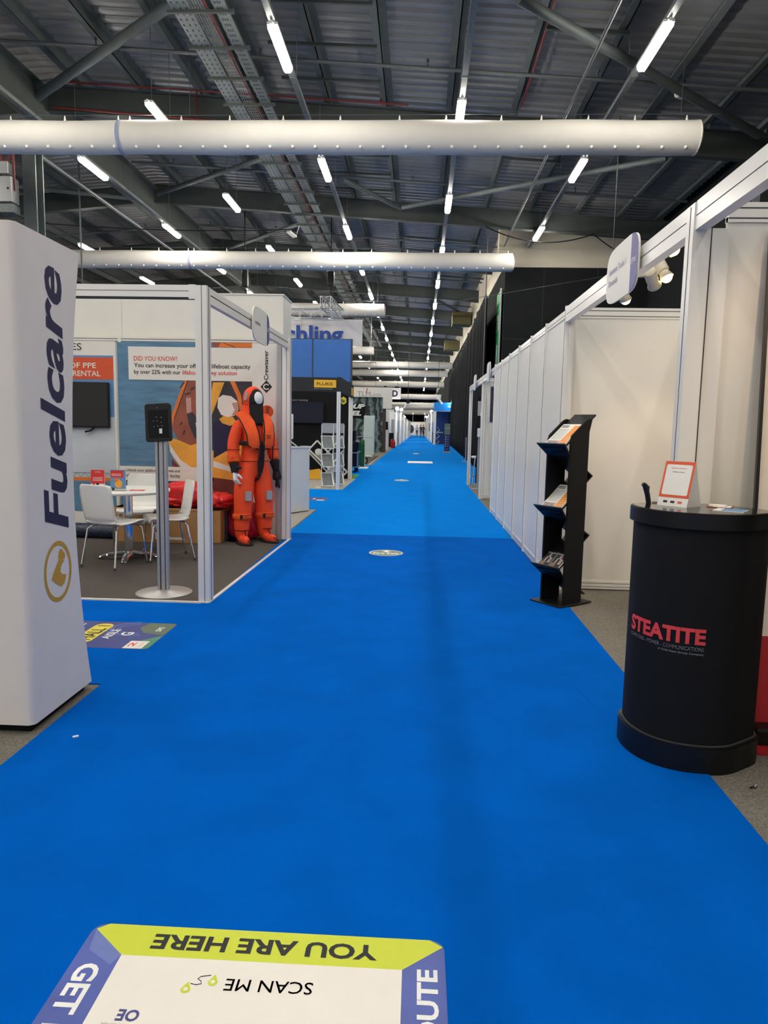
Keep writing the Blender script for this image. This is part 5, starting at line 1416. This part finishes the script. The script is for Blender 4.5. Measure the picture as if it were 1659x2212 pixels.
# folding zigzag literature rack
lr = thing('literature_rack', 'folding silver literature rack with sloping trays in the black booth', 'rack', (-2.1, 16.5, 0))
for dx, dy in ((0, 0), (.20, .55)):
    x0, x1, y = -2.24 + dx, -1.965 + dx * .9, 16.42 + dy
    obj('frame', MB().tube([(x0, y, .03), (x0, y, 1.47)], .012, 8).tube([(x1, y, .03), (x1, y, 1.47)], .012, 8), WHITEG, lr, smooth=True)
    obj('header_plate', MB().box(x0 + .005, x1, y - .006, y + .006, 1.27, 1.50), GREYP, lr)
    for k in range(3):
        z = .92 - .42 * k if k < 2 else .06
        t = MB().ext([(x0 + .05, y - .16, z), (x1 + .03, y - .16, z), (x1 - .04, y + .05, z + .28), (x0 - .02, y + .05, z + .28)], (0, .004, .004), 1)
        for a, b in (((x0 + .05, y - .16, z), (x1 + .03, y - .16, z)), ((x1 + .03, y - .16, z), (x1 - .04, y + .05, z + .28)), ((x1 - .04, y + .05, z + .28), (x0 - .02, y + .05, z + .28)), ((x0 - .02, y + .05, z + .28), (x0 + .05, y - .16, z))):
            t.bar(Vector(a) + Vector((0, -.004, .004)), Vector(b) + Vector((0, -.004, .004)), .02, .02, 0)
        obj('tray', t, [WHITEG, GALV], lr)
obj('brace', MB().bar((-2.2, 16.44, .28), (-1.8, 16.9, .85), .02, .02).bar((-1.85, 16.9, .30), (-2.2, 16.44, .62), .02, .02).bar((-2.2, 16.44, .72), (-1.8, 16.9, 1.2), .02, .02), WHITEG, lr)
obj('foot', MB().bar((-2.36, 16.30, .02), (-1.98, 16.30, .02), .03, .03).bar((-2.24, 16.2, .02), (-2.1, 16.6, .02), .03, .03).bar((-1.95, 16.2, .02), (-1.85, 17.0, .02), .03, .03), WHITEG, lr)
# printed diamond frames leaning on the wall
for i, (px, pz, lab) in enumerate(((-2.52, .62, 'diamond framed photo print of a worker in a white helmet'), (-2.28, .32, 'second diamond frame, half hidden behind the literature rack'))):
    df = thing('picture_frame', lab, 'framed print', (px, 18.9, 0))
    a = .47 if i == 0 else .36
    Cn = [(px, 18.9, pz + a), (px + a, 18.9, pz), (px, 18.9, max(.02, pz - a)), (px - a, 18.9, pz)]
    if i == 0: Cn = [(-2.70, 18.9, 1.04), (-1.89, 18.9, .22), (-2.10, 18.9, .02), (-2.92, 18.9, .80)]
    else: Cn = [(-2.97, 19.05, .74), (-2.30, 19.05, .06), (-2.62, 19.05, .03), (-3.3, 19.05, .41)]
    m = MB().ext(Cn[::-1], (0, .02, 0), 0)
    if i == 0:
        m.ball((px - .14, 18.89, pz + .12), (.10, .01, .09), 14, 8, 1)
        m.poly([(px - .25, 18.892, pz + .05), (px - .05, 18.892, pz + .05), (px + .12, 18.892, pz - .18), (px - .02, 18.892, pz - .2)][::-1], 2)
        m.poly([(px - .05, 18.888, pz + .02), (px + .05, 18.888, pz + .02), (px + .1, 18.888, pz - .15), (px - .06, 18.888, pz - .15)][::-1], 3)
    obj('print', m, [BLACKM, LEAFP, INKG, BOATM], df)
    fr = MB()
    for k in range(4): fr.bar(Cn[k], Cn[(k + 1) % 4], .04, .035, 0, up=(0, 1, 0))
    obj('frame', fr, WHITEG, df)
m = MB().ext([(-3.35, 18.75, .02), (-2.35, 18.75, .02), (-2.62, 18.75, .30), (-3.1, 18.75, .22)], (0, .02, 0))
tag(obj('floor_display', m, YELLOW), 'bright yellow panel low on the floor in the black booth', 'panel')
tag(obj('display_plinth', MB().box(-2.35, -2.0, 18.4, 18.7, .008, .42), GREYP, bevel=.005), 'small grey plinth behind the silver literature rack', 'plinth')

# blue fabric wall and the hanging banner behind it
bw = thing('fabric_wall', 'tall blue stretch fabric wall above the black booth', 'fabric wall', (-4, 21.0, 0))
obj('fabric', MB().box(-5.2, -3.16, 20.95, 21.05, 0, 3.93), BLUEF, bw, bevel=.02)
obj('fabric', MB().box(-3.13, -2.02, 20.95, 21.05, 0, 3.93), BLUEF, bw, bevel=.02)
obj('frame', MB().box(-2.02, -1.985, 20.94, 21.06, 0, 3.95).box(-3.16, -3.13, 20.96, 21.05, 0, 3.95).box(-5.2, -2.0, 20.96, 21.04, 3.93, 3.95), STEELD, bw)
hb = thing('hanging_banner', 'white hanging banner with blue lettering, cut off by the booth', 'banner', (-4.1, 27.0, 4.43))
def ban(u, v):
    return Vector((-6.14 + 3.95 * u, 27.0 + .03 * math.sin(u * 9 + v * 3) * (1 - v) + .05 * max(0, u - .7) * math.sin(v * 6 + u * 5), 4.41 + .945 * v))
obj('cloth', MB().grid(ban, 40, 10), WHITEF, hb, smooth=True)
obj('pole', MB().tube([(-6.14, 27, 5.365), (-2.17, 27, 5.365)], .014, 8), WHITEG, hb)
obj('lettering', MB().text('R\u00f6chling', (-6.16, 26.90, 4.335), (3.26, 0, 0), (0, 0, .81), 0, .03), ROCH, hb)
def truss(name, lab, p, q, w):
    p, q = Vector(p), Vector(q)
    d = (q - p).normalized(); s_ = d.cross(Vector((0, 0, 1))).normalized() * w; u = Vector((0, 0, w))
    mb = MB()
    cs = [Vector((0, 0, 0)), s_, u, s_ + u]
    for c in cs: mb.tube([p + c, q + c], .022, 6)
    n = max(2, int((q - p).length / (w * 1.1)))
    for k in range(n):
        a = p + (q - p) * k / n; b = p + (q - p) * (k + 1) / n
        for c0, c1 in ((cs[0], cs[1]), (cs[2], cs[3]), (cs[0], cs[2]), (cs[1], cs[3])):
            mb.tube([a + (c0 if k % 2 else c1), b + (c1 if k % 2 else c0)], .011, 5)
            mb.tube([a + c0, a + c1], .011, 5)
    if p.y > 40:
        for k in (.1, .9):
            a = p.lerp(q, k) + u; mb.tube([a, Vector((a.x, a.y, zt(a.x) + .36))], .012, 6)
    return tag(obj(name, mb, ALU, smooth=True), lab, 'truss')
truss('lighting_truss', 'silver lattice truss running back to the hanging banner', (-3.40, 24.3, 5.40), (-3.30, 26.7, 5.40), .34)
truss('lighting_truss', 'silver lattice truss above the hanging banner, parallel to it', (-7, 27.12, 5.40), (-2.9, 27.12, 5.40), .34)
truss('lighting_truss', 'small silver lattice truss under the fourth white air duct', (-6, 44, 5.0), (-2.7, 44, 5.0), .3)
hc = thing('chain_hoist', 'black chain hoist hanging above the lattice truss', 'hoist', (-3.15, 25.0, 6.2))
obj('motor', MB().box(-3.25, -3.03, 24.9, 25.12, 6.2, 6.68), BLACK, hc, bevel=.02)
obj('chain', MB().tube([(-3.14, 25.0, 6.68), (-3.14, 25.0, 8.85)], .02, 6).tube([(-3.14, 25.0, 5.74), (-3.14, 25.0, 6.2)], .015, 6), BLACKM, hc)
hc = thing('chain_hoist', 'black chain hoist hanging left of the truss, above the white wall', 'hoist', (-6.1, 25, 6.2))
obj('motor', MB().box(-6.22, -6.02, 24.9, 25.1, 6.15, 6.75), BLACK, hc, bevel=.02)
obj('chain', MB().tube([(-6.12, 25, 6.75), (-6.12, 25, 9.0)], .02, 6).tube([(-6.12, 25, 5.74), (-6.12, 25, 6.15)], .015, 6).tube([(-6.12, 25, 5.74), (-6.12, 27.1, 5.74)], .03, 6), BLACKM, hc)

# flight case stack, cloth, cabinet
fc = thing('flight_case', 'black flight case with silver edges standing on castors', 'flight case', (-2.05, 22.4, 0))
obj('body', MB().box(-2.5, -1.88, 22.0, 22.9, .17, .62), BLACK, fc)
ed = MB()
for x in (-2.5, -1.88):
    for z in (.17, .62): ed.bar((x, 22.0, z), (x, 22.9, z), .035, .035)
    ed.bar((x, 22.0, .17), (x, 22.0, .62), .035, .035)
for z in (.17, .62): ed.bar((-2.5, 22.0, z), (-1.88, 22.0, z), .035, .035)
obj('edging', ed, ALU, fc)
for x in (-2.42, -1.95):
    for y in (22.08, 22.8):
        obj('castor', MB().cyl((x - .025, y, .075), (x + .025, y, .075), .068, seg=14).box(x - .03, x + .03, y - .04, y + .04, .10, .17), BLACKM, fc)
tag(obj('equipment_case', MB().box(-2.46, -1.87, 22.0, 22.8, .64, .985), BLACK, bevel=.06), 'rounded black case, the middle of the stack on the flight case', 'case')
tag(obj('equipment_case', MB().box(-2.5, -1.98, 22.1, 22.7, .987, 1.31).box(-2.52, -1.97, 22.08, 22.72, 1.29, 1.33, 1), [BLACKM, STEELD], bevel=.01), 'square black case on top of the stack', 'case')
tag(obj('cloth_drape', MB().grid(lambda u, v: Vector((-2.45 + .55 * u, 25.0 + .05 * math.sin(u * 20), .02 + v * (.86 + .08 * u))), 24, 6), CLOTHG, smooth=True, solid=.01), 'dark green cloth hung beside the black cases', 'cloth')
rv = MB().tube([(-2.6, 25.2, .01), (-2.6, 25.2, 1.0), (-1.9, 25.2, 1.1), (-1.9, 25.2, .01)], .02, 6)
tag(obj('support_rail', rv, WHITEG), 'white rail above the dark green cloth', 'rail')
wb = MB().tube([(-2.02 + .12 * math.cos(t), 26.6, .16 + .12 * math.sin(t)) for t in [2 * PI * k / 20 for k in range(21)]], .025, 8)
tag(obj('trolley_wheel', wb, BLACKM, smooth=True), 'black trolley wheel beside the black mat', 'wheel')
lc = thing('metal_cabinet', 'tall pale mint metal cabinet in front of the sea wave wall', 'cabinet', (-2.25, 33.2, 0))
obj('body', MB().box(-2.55, -2.06, 33.0, 33.5, .12, 1.93), MINT, lc, bevel=.015)
door_ = obj('door', MB().box(-2.52, -2.12, 32.985, 33.0, .35, 1.75).box(-2.50, -2.14, 32.975, 32.985, .92, .93, 1), [MINT, GREYP], lc)
obj('handle', MB().box(-2.17, -2.15, 32.96, 32.985, 1.0, 1.12).box(-2.58, -2.55, 33.1, 33.2, 1.05, 1.2), WHITEG, door_)
obj('foot', MB().tube([(-2.6, 32.9, .05), (-2.4, 32.85, .06), (-2.2, 32.85, .05)], .05, 8).box(-2.5, -2.1, 33.0, 33.4, 0, .12), WHITE, lc)
tag(obj('floor_mat', MB().box(-2.6, -1.86, 26.4, 34.5, .007, .012, 0).box(-1.86, -1.82, 26.3, 34.6, .007, .014, 1).box(-2.6, -1.82, 26.25, 26.4, .007, .014, 1), [DARKC, WHITEG]), 'black floor mat with white edging by the mint cabinet', 'mat')

# sea wave wall, its white laser sign
ww = thing('graphic_wall', 'dark green sea wave graphic wall with white italic letters', 'graphic wall', (-2.9, 40, 0))
obj('panel', MB().box(-4.4, -2.04, 40.0, 40.1, 0, 3.08), WAVE, ww)
obj('end_post', MB().box(-2.04, -1.86, 39.95, 40.2, 0, 2.6), BROWND, ww)
obj('letter_board', MB().box(-4.4, -3.02, 39.93, 39.97, 1.9, 2.68).text('GROUP', (-4.75, 39.92, 2.40), (1.72, 0, 0), (0, 0, .27), 1, .05, .3).text('FUEL', (-4.45, 39.92, 2.02), (1.22, 0, 0), (0, 0, .27), 1, .05, .3), [BLACKM, INKW], ww)
ls = thing('booth_header', 'pale L-shaped header sign with thin grey lettering and a red flame', 'header', (-2.6, 39.6, 2.4))
m = MB().ext([(-4.2, 39.83, 3.06), (-2.03, 39.83, 3.06), (-2.03, 39.83, 2.43), (-1.52, 39.83, 2.43), (-1.52, 39.83, 3.60), (-4.2, 39.83, 3.60)], (0, .12, 0), 0)
m.text('TLM', (-3.46, 39.82, 3.10), (.72, 0, 0), (0, 0, .26), 1, -.004).text('LASER', (-2.70, 39.82, 3.10), (.58, 0, 0), (0, 0, .14), 2, -.01)
m.tube([(-2.92, 39.82, 3.32), (-2.96, 39.82, 3.40), (-2.90, 39.82, 3.44), (-2.94, 39.82, 3.54)], .02, 6, 3)
obj('board', m, [WHITE, INKG, INKG, INKR], ls)

# far left booths
wk = thing('display_cabinet', 'white lit display cabinet with pale blue panels on the left', 'cabinet', (-2.0, 45.5, 0))
obj('carcass', MB().box(-2.6, -1.9, 45, 45.6, 0, 2.4), WHITE, wk)
obj('panel', MB().box(-2.33, -2.13, 44.98, 45, 1.5, 2.35), WHITEG, wk)
obj('panel', MB().box(-2.33, -1.93, 44.98, 45, .3, 1.2), LEAFP, wk)
obj('screen', MB().box(-2.12, -1.95, 44.97, 45, 1.25, 1.75), SCREENB, wk)
for i, (x, y) in enumerate(((-1.78, 47.9), (-1.64, 47.7))):
    e = thing('fire_extinguisher', ['red fire extinguisher, the one nearer the white cabinet', 'red fire extinguisher, the shorter one at the carpet edge'][i], 'fire extinguisher', (x, y, 0), 0, 'red fire extinguishers')
    hh = .62 if i == 0 else .5
    obj('cylinder', MB().lathe([(.0, .0), (.085, .01), (.09, .06), (.09, hh - .1), (.06, hh - .02), (.03, hh)], (x, y, .006), 18), EXTR, e, smooth=True)
    obj('valve', MB().cyl((x, y, hh), (x, y, hh + .05), .025, seg=10).bar((x - .02, y - .02, hh + .05), (x + .08, y - .05, hh + .08), .02, .012), BLACK, e)
hs = thing('hanging_sign', 'white hanging sign panel ending in a navy letter D', 'sign', (-1.9, 52, 3.3))
obj('panel', MB().box(-3.4, -1.36, 52.0, 52.08, 3.42, 4.24).text('D', (-1.98, 51.99, 3.60), (.40, 0, 0), (0, 0, .46), 1, .04), [WHITEF, NAVY], hs, bevel=.02)
obj('hanging_wire', MB().cyl((-3.2, 52.04, 4.24), (-3.2, 52.04, 8.8), .012, seg=6).cyl((-1.6, 52.04, 4.24), (-1.6, 52.04, 8.7), .012, seg=6), STEELD, hs)
obj('bracket', MB().box(-2.6, -2.4, 51.95, 52.1, 4.24, 4.36).box(-1.8, -1.55, 51.95, 52.1, 4.24, 4.34), BLACKM, hs)
def far_booth(lab, xf, x1, y0, y1, mats, h=2.5, head=None, post_w=.08):
    t = thing('exhibition_booth', lab, 'booth', ((xf + x1) / 2, (y0 + y1) / 2, 0), 0, 'distant white booths')
    obj('back_wall', MB().box(min(xf, x1), max(xf, x1), y1 - .05, y1, .007, h), mats[0], t)
    s_ = 1 if x1 > xf else -1
    obj('side_wall', MB().box(xf + 1.4 * s_, xf + 1.44 * s_, y0, y1, .007, h - .1), mats[0], t)
    for yy in (y0, (y0 + y1) / 2, y1 - .1):
        obj('post', MB().box(xf, xf + post_w * s_, yy, yy + .08, .007, h), WHITEG, t)
    obj('fascia', MB().box(xf, xf + .06 * s_, y0, y1, h - .14, h + .02).box(min(xf, x1), max(xf, x1), y0, y0 + .06, h - .14, h + .02), WHITEG, t)
    obj('display_panel', MB().box(xf + .12 * s_, xf + .5 * s_, y1 - .09, y1 - .05, .9, 2.0), mats[1], t)
    obj('counter', MB().box(xf + .12 * s_, xf + .5 * s_, y0 + 1.4, y0 + 1.8, .007, 1.0), mats[2], t)
    return t
far_booth('first white booth past the red fire extinguishers on the left', -1.62, -4, 49, 55, (WHITE, INKG, BLACKM), 2.6)
far_booth('second white booth past the extinguishers, with a blue panel', -1.50, -4, 55.5, 64, (WHITE, SKYB, BLACKM), 2.7)
far_booth('third white booth on the left, small and far', -1.42, -4, 64.5, 76, (WHITE, LEAFP, WHITE), 2.5)
far_booth('low cream booth on the left near the people', -1.36, -4, 77, 90, (CREAMW, BLACKM, BOATO), 2.3)
far_booth('last booth on the left, dark inside, beside the people', -1.30, -4, 91, 112, (CREAMW, BLACKM, BLACKM), 2.3)
far_booth('first white booth on the right beyond the blue one', 1.18, 2.75, 66.5, 76, (WHITE, SKYB, BLACKM), 2.9)
far_booth('second white booth on the right, far down the aisle', 1.05, 2.75, 77, 94, (WHITE, BLACKM, WHITE), 2.8)
far_booth('last narrow booth on the right beside the walking people', 1.02, 2.75, 95, 112, (CREAMW, BLACKM, LEAFP), 2.7)
w = MB().box(-4, 2.7, 118, 118.2, 0, 2.3, 0).box(-1.6, .1, 117.95, 118, .1, 2.1, 1).poly([(-1.3 + .5 * math.cos(t), 117.94, 1.1 + .7 * math.sin(t)) for t in [2 * PI * k / 20 for k in range(20)]], 2)
tag(obj('booth_wall', w, [CREAMW, LEAFP, BOATB]), 'cream booth wall closing the far end behind the people', 'wall panel')
for (x, y, z, lab) in ((-1.55, 50.2, 2.72, 'glowing booth lamp on the first far left booth'), (-1.4, 56.5, 2.8, 'glowing booth lamp on the second far left booth'), (1.15, 67.5, 2.95, 'glowing booth lamp at the corner of the far right booth'), (.95, 100, 2.92, 'small glowing lamp on the last right booth by the people')):
    t = thing('booth_lamp', lab, 'lamp', (x, y, z), 0, 'small booth lamps')
    obj('head', MB().ball((x, y, z), (.13, .1, .12), 12, 8), SMALLG, t, smooth=True)
    obj('arm', MB().tube([(x, y, z + .1), (x - .2 * (1 if x > 0 else -1), y + .3, z - .2)], .03, 6), WHITEG, t)
ld = bpy.data.lights.new('booth_fill_light', 'POINT'); ld.energy = 90; ld.shadow_soft_size = .15; ld.color = (.95, .98, 1)  # unseen fill points, added to brighten the far booths
for p in ((-2.1, 51, 2.3), (-2.0, 58.5, 2.4), (-1.9, 68, 2.2), (1.9, 70, 2.6), (-1.9, 82, 2.1), (1.6, 88, 2.4), (.9, 99.5, 2.8)):
    lo = bpy.data.objects.new('booth_fill_light', ld); COL.objects.link(lo); lo.location = p
ld2 = bpy.data.lights.new('end_wall_fill_light', 'POINT'); ld2.energy = 220; ld2.shadow_soft_size = .2; ld2.color = (1, .95, .88)  # added fill lamps with invented arms and heads, to brighten the end wall
for p in ((-1.0, 114.5, 3.4), (.9, 114.5, 3.4)):
    lo = bpy.data.objects.new('end_wall_fill_light', ld2); COL.objects.link(lo); lo.location = p
    t = thing('booth_lamp', 'added fill lamp over the cream end wall, the %s one of two' % ('left' if p[0] < 0 else 'right'), 'lamp', (p[0], 117.5, 2.3), 0, 'small booth lamps')
    obj('arm', MB().tube([(p[0], 117.96, 2.25), (p[0], 117.2, 3.2), (p[0], 114.6, 3.62)], .03, 6), WHITEG, t)
    obj('head', MB().tube([(p[0], 114.5, 3.55), (p[0], 114.5, 3.75)], [.16, .06], 12), PLASTW, t)
for i, (x, y, z, a, lab) in enumerate(((-1.1, 58, 3.15, -.5, 'white spotlight on a black clamp beside the D sign'), (1.75, 60, 3.6, .6, 'white tube spotlight above the blue booth header'))):
    t = thing('stage_lamp', lab, 'spotlight', (x, y, z))
    obj('head', MB().tube([(x - .25 * a, y, z + .22), (x + .25 * a, y, z - .22)], .09, 12), PLASTW, t, smooth=True)
    obj('pole', MB().cyl((x - .35 * a, y, z + .5), (x - .35 * a, y, zt(x) + .36), .02, seg=6), STEELD, t)
    obj('clamp', MB().box(x - .35 * a - .14, x - .35 * a + .14, y - .1, y + .1, z + .18, z + .5), BLACKM if i == 0 else PLASTW, t)

# ------------------------------------------------------------------ right side beyond the white partition wall
for (y, hh, lab) in ((14.66, 2.47, 'white post between the two open booths past the partition wall'), (18.25, 2.48, 'slim white post at the far end of the open booths on the right')):
    post(1.262, 1.345, y, y + .09, hh, 'booth_post', lab)
fb = MB().box(1.27, 1.31, 12.35, 18.3, 2.44, 2.50, 0).box(1.27, 1.31, 12.35, 18.3, 2.37, 2.432, 0).box(1.275, 1.305, 12.35, 18.3, 2.43, 2.442, 1)
tag(obj('fascia_beam', fb, [WHITEG, GAP]), 'white fascia beam over the two open booths past the partition wall', 'fascia beam')
name_board('name_board', 'white edge-on name board on the nearer open booth past the partition', 12.85, 13.5, 1.25, 2.30, 2.64, [], None, -1)
name_board('name_board', 'white edge-on name board on the further open booth past the partition', 16.0, 16.65, 1.25, 2.30, 2.64, [], None, -1)
wall_panel('white partition with a dark poster, between the two open booths', 1.345, 2.7, 14.67, 14.71, 2.46)
tag(obj('poster', MB().box(1.44, 1.85, 14.655, 14.668, 1.58, 2.29), M('city_night_print', (44, 44, 74), .5, noise=.7, scale=26)), 'dark blue poster with a city skyline on the white partition', 'poster')
st = thing('brochure_stand', 'narrow white stepped leaflet stand just past the partition wall', 'brochure stand', (1.42, 12.75, 0))
obj('frame', MB().box(1.33, 1.55, 12.7, 12.9, 0, .12).bar((1.40, 12.72, .1), (1.50, 12.85, 1.35), .2, .03), WHITEG, st)
for k in range(4):
    obj('tray', MB().box(1.30, 1.52, 12.6 + .02 * k, 12.75, .22 + .28 * k, .25 + .28 * k).box(1.31, 1.5, 12.66, 12.68, .25 + .28 * k, .42 + .28 * k), LEAFP, st)
rb = thing('rollup_banner', 'dark roll-up banner in the further open booth on the right', 'banner', (1.6, 17.5, 0))
obj('printed_sheet', MB().box(1.42, 2.2, 17.48, 17.49, .1, 2.2, 0).box(1.42, 2.2, 17.475, 17.48, 1.75, 2.1, 1).box(1.50, 1.85, 17.474, 17.48, 1.72, 1.76, 2).box(1.45, 1.6, 17.474, 17.48, .9, 1.7, 3), [BLACKM, GREYP, LEAFP, SCREENB], rb)
obj('base_cassette', MB().box(1.38, 2.24, 17.42, 17.55, 0, .1), GREYP, rb)
dp = thing('sanitiser_dispenser', 'white hand sanitiser dispenser on a slim grey post in the open booth', 'dispenser', (1.43, 17.0, 0))
obj('dispenser', MB().box(1.39, 1.47, 16.94, 17.02, 1.24, 1.45), PLASTW, dp, bevel=.015)
obj('post', MB().box(1.41, 1.45, 17.0, 17.03, .02, 1.25), GREYP, dp)
obj('base', MB().lathe([(.15, 0), (.15, .015), (.02, .03)], (1.43, 17.02, 0), 20), GREYP, dp)
sl = thing('bar_stool', 'white topped bar stool with thin legs in the far open booth', 'stool', (1.5, 18.0, 0))
obj('seat', MB().lathe([(0, .70), (.15, .70), (.17, .73), (.16, .755), (0, .745)], (1.5, 17.95, 0), 24), PLASTW, sl, smooth=True)
for k in range(4):
    a = PI / 4 + PI / 2 * k
    obj('leg', MB().tube([(1.5 + .1 * math.cos(a), 17.95 + .1 * math.sin(a), .70), (1.5 + .2 * math.cos(a), 17.95 + .2 * math.sin(a), .006)], .011, 7), CHROME, sl, smooth=True)
obj('foot_ring', MB().tube([(1.5 + .175 * math.cos(t), 17.95 + .175 * math.sin(t), .24) for t in [2 * PI * k / 24 for k in range(25)]], .009, 6), CHROME, sl, smooth=True)
br = MB().box(2.02, 2.06, 30.6, 30.75, 0, 1.05, 0).box(1.9, 2.2, 30.5, 30.9, 0, .02, 0).box(2.03, 2.05, 30.62, 30.7, 1.05, 1.3, 1)
tag(obj('barrier_post', br, [GREYP, BLACKM]), 'slim grey post standing at the near foot of the black curtain', 'post')

# signpost totem and blue booth
tt = thing('totem_sign', 'green to navy totem sign with a column of round icons', 'sign', (1.64, 41, 0))
m = MB().box(1.48, 1.80, 41.0, 41.1, 1.05, 1.68, 0).box(1.48, 1.80, 41.0, 41.1, .1, 1.05, 1).box(1.49, 1.79, 40.99, 41, 1.36, 1.46, 3)
for k in range(5):
    m.poly([(1.56 + .028 * math.cos(t), 40.99, .92 - .13 * k + .028 * math.sin(t)) for t in [2 * PI * q / 14 for q in range(14)]][::-1], 2)
    m.box(1.62, 1.74, 40.992, 41, .90 - .13 * k, .94 - .13 * k, 4)
m.box(1.56, 1.74, 40.99, 41, .2, .24, 4)
obj('panel', m, [TOTEMG, TOTEMN, INKW, INKG, STKL], tt)
obj('base', MB().box(1.46, 1.84, 40.95, 41.2, 0, .1), GREYP, tt)
bb = thing('exhibition_booth', 'bright blue booth with a glowing blue header on the right', 'booth', (2.1, 63, 0))
obj('header', MB().box(1.22, 2.75, 60.0, 60.15, 2.82, 3.52), BLUEH, bb)
obj('lettering', MB().box(2.5, 2.7, 59.98, 60, 3.12, 3.22).poly([(2.44 + .06 * math.cos(t), 59.98, 3.18 + .06 * math.sin(t)) for t in [2 * PI * k / 16 for k in range(16)]][::-1]), INKW, bb)
obj('back_wall', MB().box(1.5, 2.75, 62.6, 62.7, 0, 2.82), NAVYW, bb)
obj('post', MB().box(1.22, 1.42, 60.0, 60.15, 0, 2.82), WHITEG, bb)
obj('shelf', MB().box(1.5, 2.1, 61.2, 61.6, 1.0, 1.05), WHITE, bb)
obj('ceiling_edge', MB().box(1.22, 2.75, 60.0, 62.6, 2.80, 2.83), WHITE, bb)
zr = thing('literature_rack', 'small white zigzag literature rack in the blue booth', 'rack', (1.62, 60.6, 0))
zz = [(1.55, .1), (1.75, .25), (1.5, .5), (1.75, .72), (1.5, 1.0), (1.75, 1.22), (1.55, 1.5)]
for k in range(6):
    obj('tray', MB().bar((zz[k][0], 60.6, zz[k][1]), (zz[k + 1][0], 60.6, zz[k + 1][1]), .3, .03, 0, up=(0, 0, 1)), WHITE if k % 2 == 0 else GREYP, zr)
ld = bpy.data.lights.new('blue_booth_light', 'POINT'); ld.energy = 45; ld.shadow_soft_size = .1; ld.color = (.6, .85, 1)
lo = bpy.data.objects.new('blue_booth_light', ld); COL.objects.link(lo); lo.location = (2.6, 59.6, 3.5)

# ------------------------------------------------------------------ people far down the aisle
def person(label, loc, rotz, shirt, trous, walk, long_sleeve=False, arm_out=0.0):
    t = thing('person', label, 'person', loc, rotz, None)
    w = walk
    J = {'pel': ((0, 0, .93), (.135, .10)), 'wai': ((0, .0, 1.08), (.13, .095)), 'che': ((0, .0, 1.28), (.155, .105)), 'upc': ((0, .01, 1.42), (.13, .085)), 'nek': ((0, 0, 1.52), (.05, .052)), 'chn': ((0, -.02, 1.585), (.052, .062)), 'hed': ((0, -.012, 1.665), (.073, .088)), 'top': ((0, 0, 1.725), (.05, .06)), 'nos': ((0, -.105, 1.63), (.012, .014)),
         'shr': ((-.17, .01, 1.40), (.06, .06)), 'elr': ((-.23, .03 - w * .06, 1.13), (.046, .046)), 'wrr': ((-.235 - arm_out, -.06 - w * .12, .90 + arm_out * .3), (.03, .03)),
         'shl': ((.17, .01, 1.40), (.06, .06)), 'ell': ((.23, .03 + w * .06, 1.13), (.046, .046)), 'wrl': ((.235, -.04 + w * .10, .89), (.03, .03)),
         'hpr': ((-.085, 0, .86), (.095, .1)), 'knr': ((-.095, -.02 + w * .10, .48), (.062, .065)), 'anr': ((-.10, .03 + w * .24, .10), (.042, .046)), 'tor': ((-.11, -.12 + w * .24, .035), (.04, .03)),
         'hpl': ((.085, 0, .86), (.095, .1)), 'knl': ((.095, -.03 - w * .16, .48), (.062, .065)), 'anl': ((.10, .02 - w * .18, .10), (.042, .046)), 'tol': ((.11, -.13 - w * .18, .035), (.04, .03))}
    Bn = [('pel', 'wai'), ('wai', 'che'), ('che', 'upc'), ('upc', 'nek'), ('nek', 'chn'), ('chn', 'hed'), ('hed', 'top'), ('chn', 'nos')]
    for s_ in 'rl': Bn += [('upc', 'sh' + s_), ('sh' + s_, 'el' + s_), ('el' + s_, 'wr' + s_), ('pel', 'hp' + s_), ('hp' + s_, 'kn' + s_), ('kn' + s_, 'an' + s_), ('an' + s_, 'to' + s_)]
    def region(c):
        if c.z < .07: return 3
        if c.z < .94 and abs(c.x) < .205: return 1
        if c.z > 1.47: return 2
        if abs(c.x) > .19 and c.z < (1.0 if long_sleeve else 1.20): return 2
        return 0
    def hands(mb):
        for s_ in 'rl':
            a = Vector(J['el' + s_][0]); b = Vector(J['wr' + s_][0]); d = (b - a).normalized()
            fingers(mb, b + d * .005, d, (0, -1, 0), (1 if s_ == 'r' else -1, 0, 0), .95, 2, .35)
        for s_ in (-1, 1): mb.ball((s_ * .078, 0, 1.645), (.012, .022, .034), 8, 6, 2)
        for s_ in (-1, 1): mb.ball((s_ * .03, -.082, 1.672), (.010, .008, .007), 8, 6, 3)
        mb.ball((0, -.088, 1.592), (.022, .008, .006), 8, 6, 4)
    skin_body('body', J, Bn, 'pel', t, [shirt, trous, SKIN, BLACKM, BOATR], region, 2, hands)
    obj('hair', MB().ball((0, .012, 1.695), (.083, .094, .085), 16, 10, 0, None, (0, .58)), HAIR, t, world=False, smooth=True)
    return t
person('person in a white shirt and dark trousers walking at the far end', (-.28, 112, .006), PI, SHIRTW, TROUS, .5)
person('person in a dark shirt and blue jeans in the middle of the far group', (.32, 108, .006), PI * .95, SHIRTD, JEANS, .4)
person('person in a dark top reaching one arm out, right of the far group', (1.0 - .35, 99, .006), PI * .8, SHIRTD, TROUS, .6, True, .18)
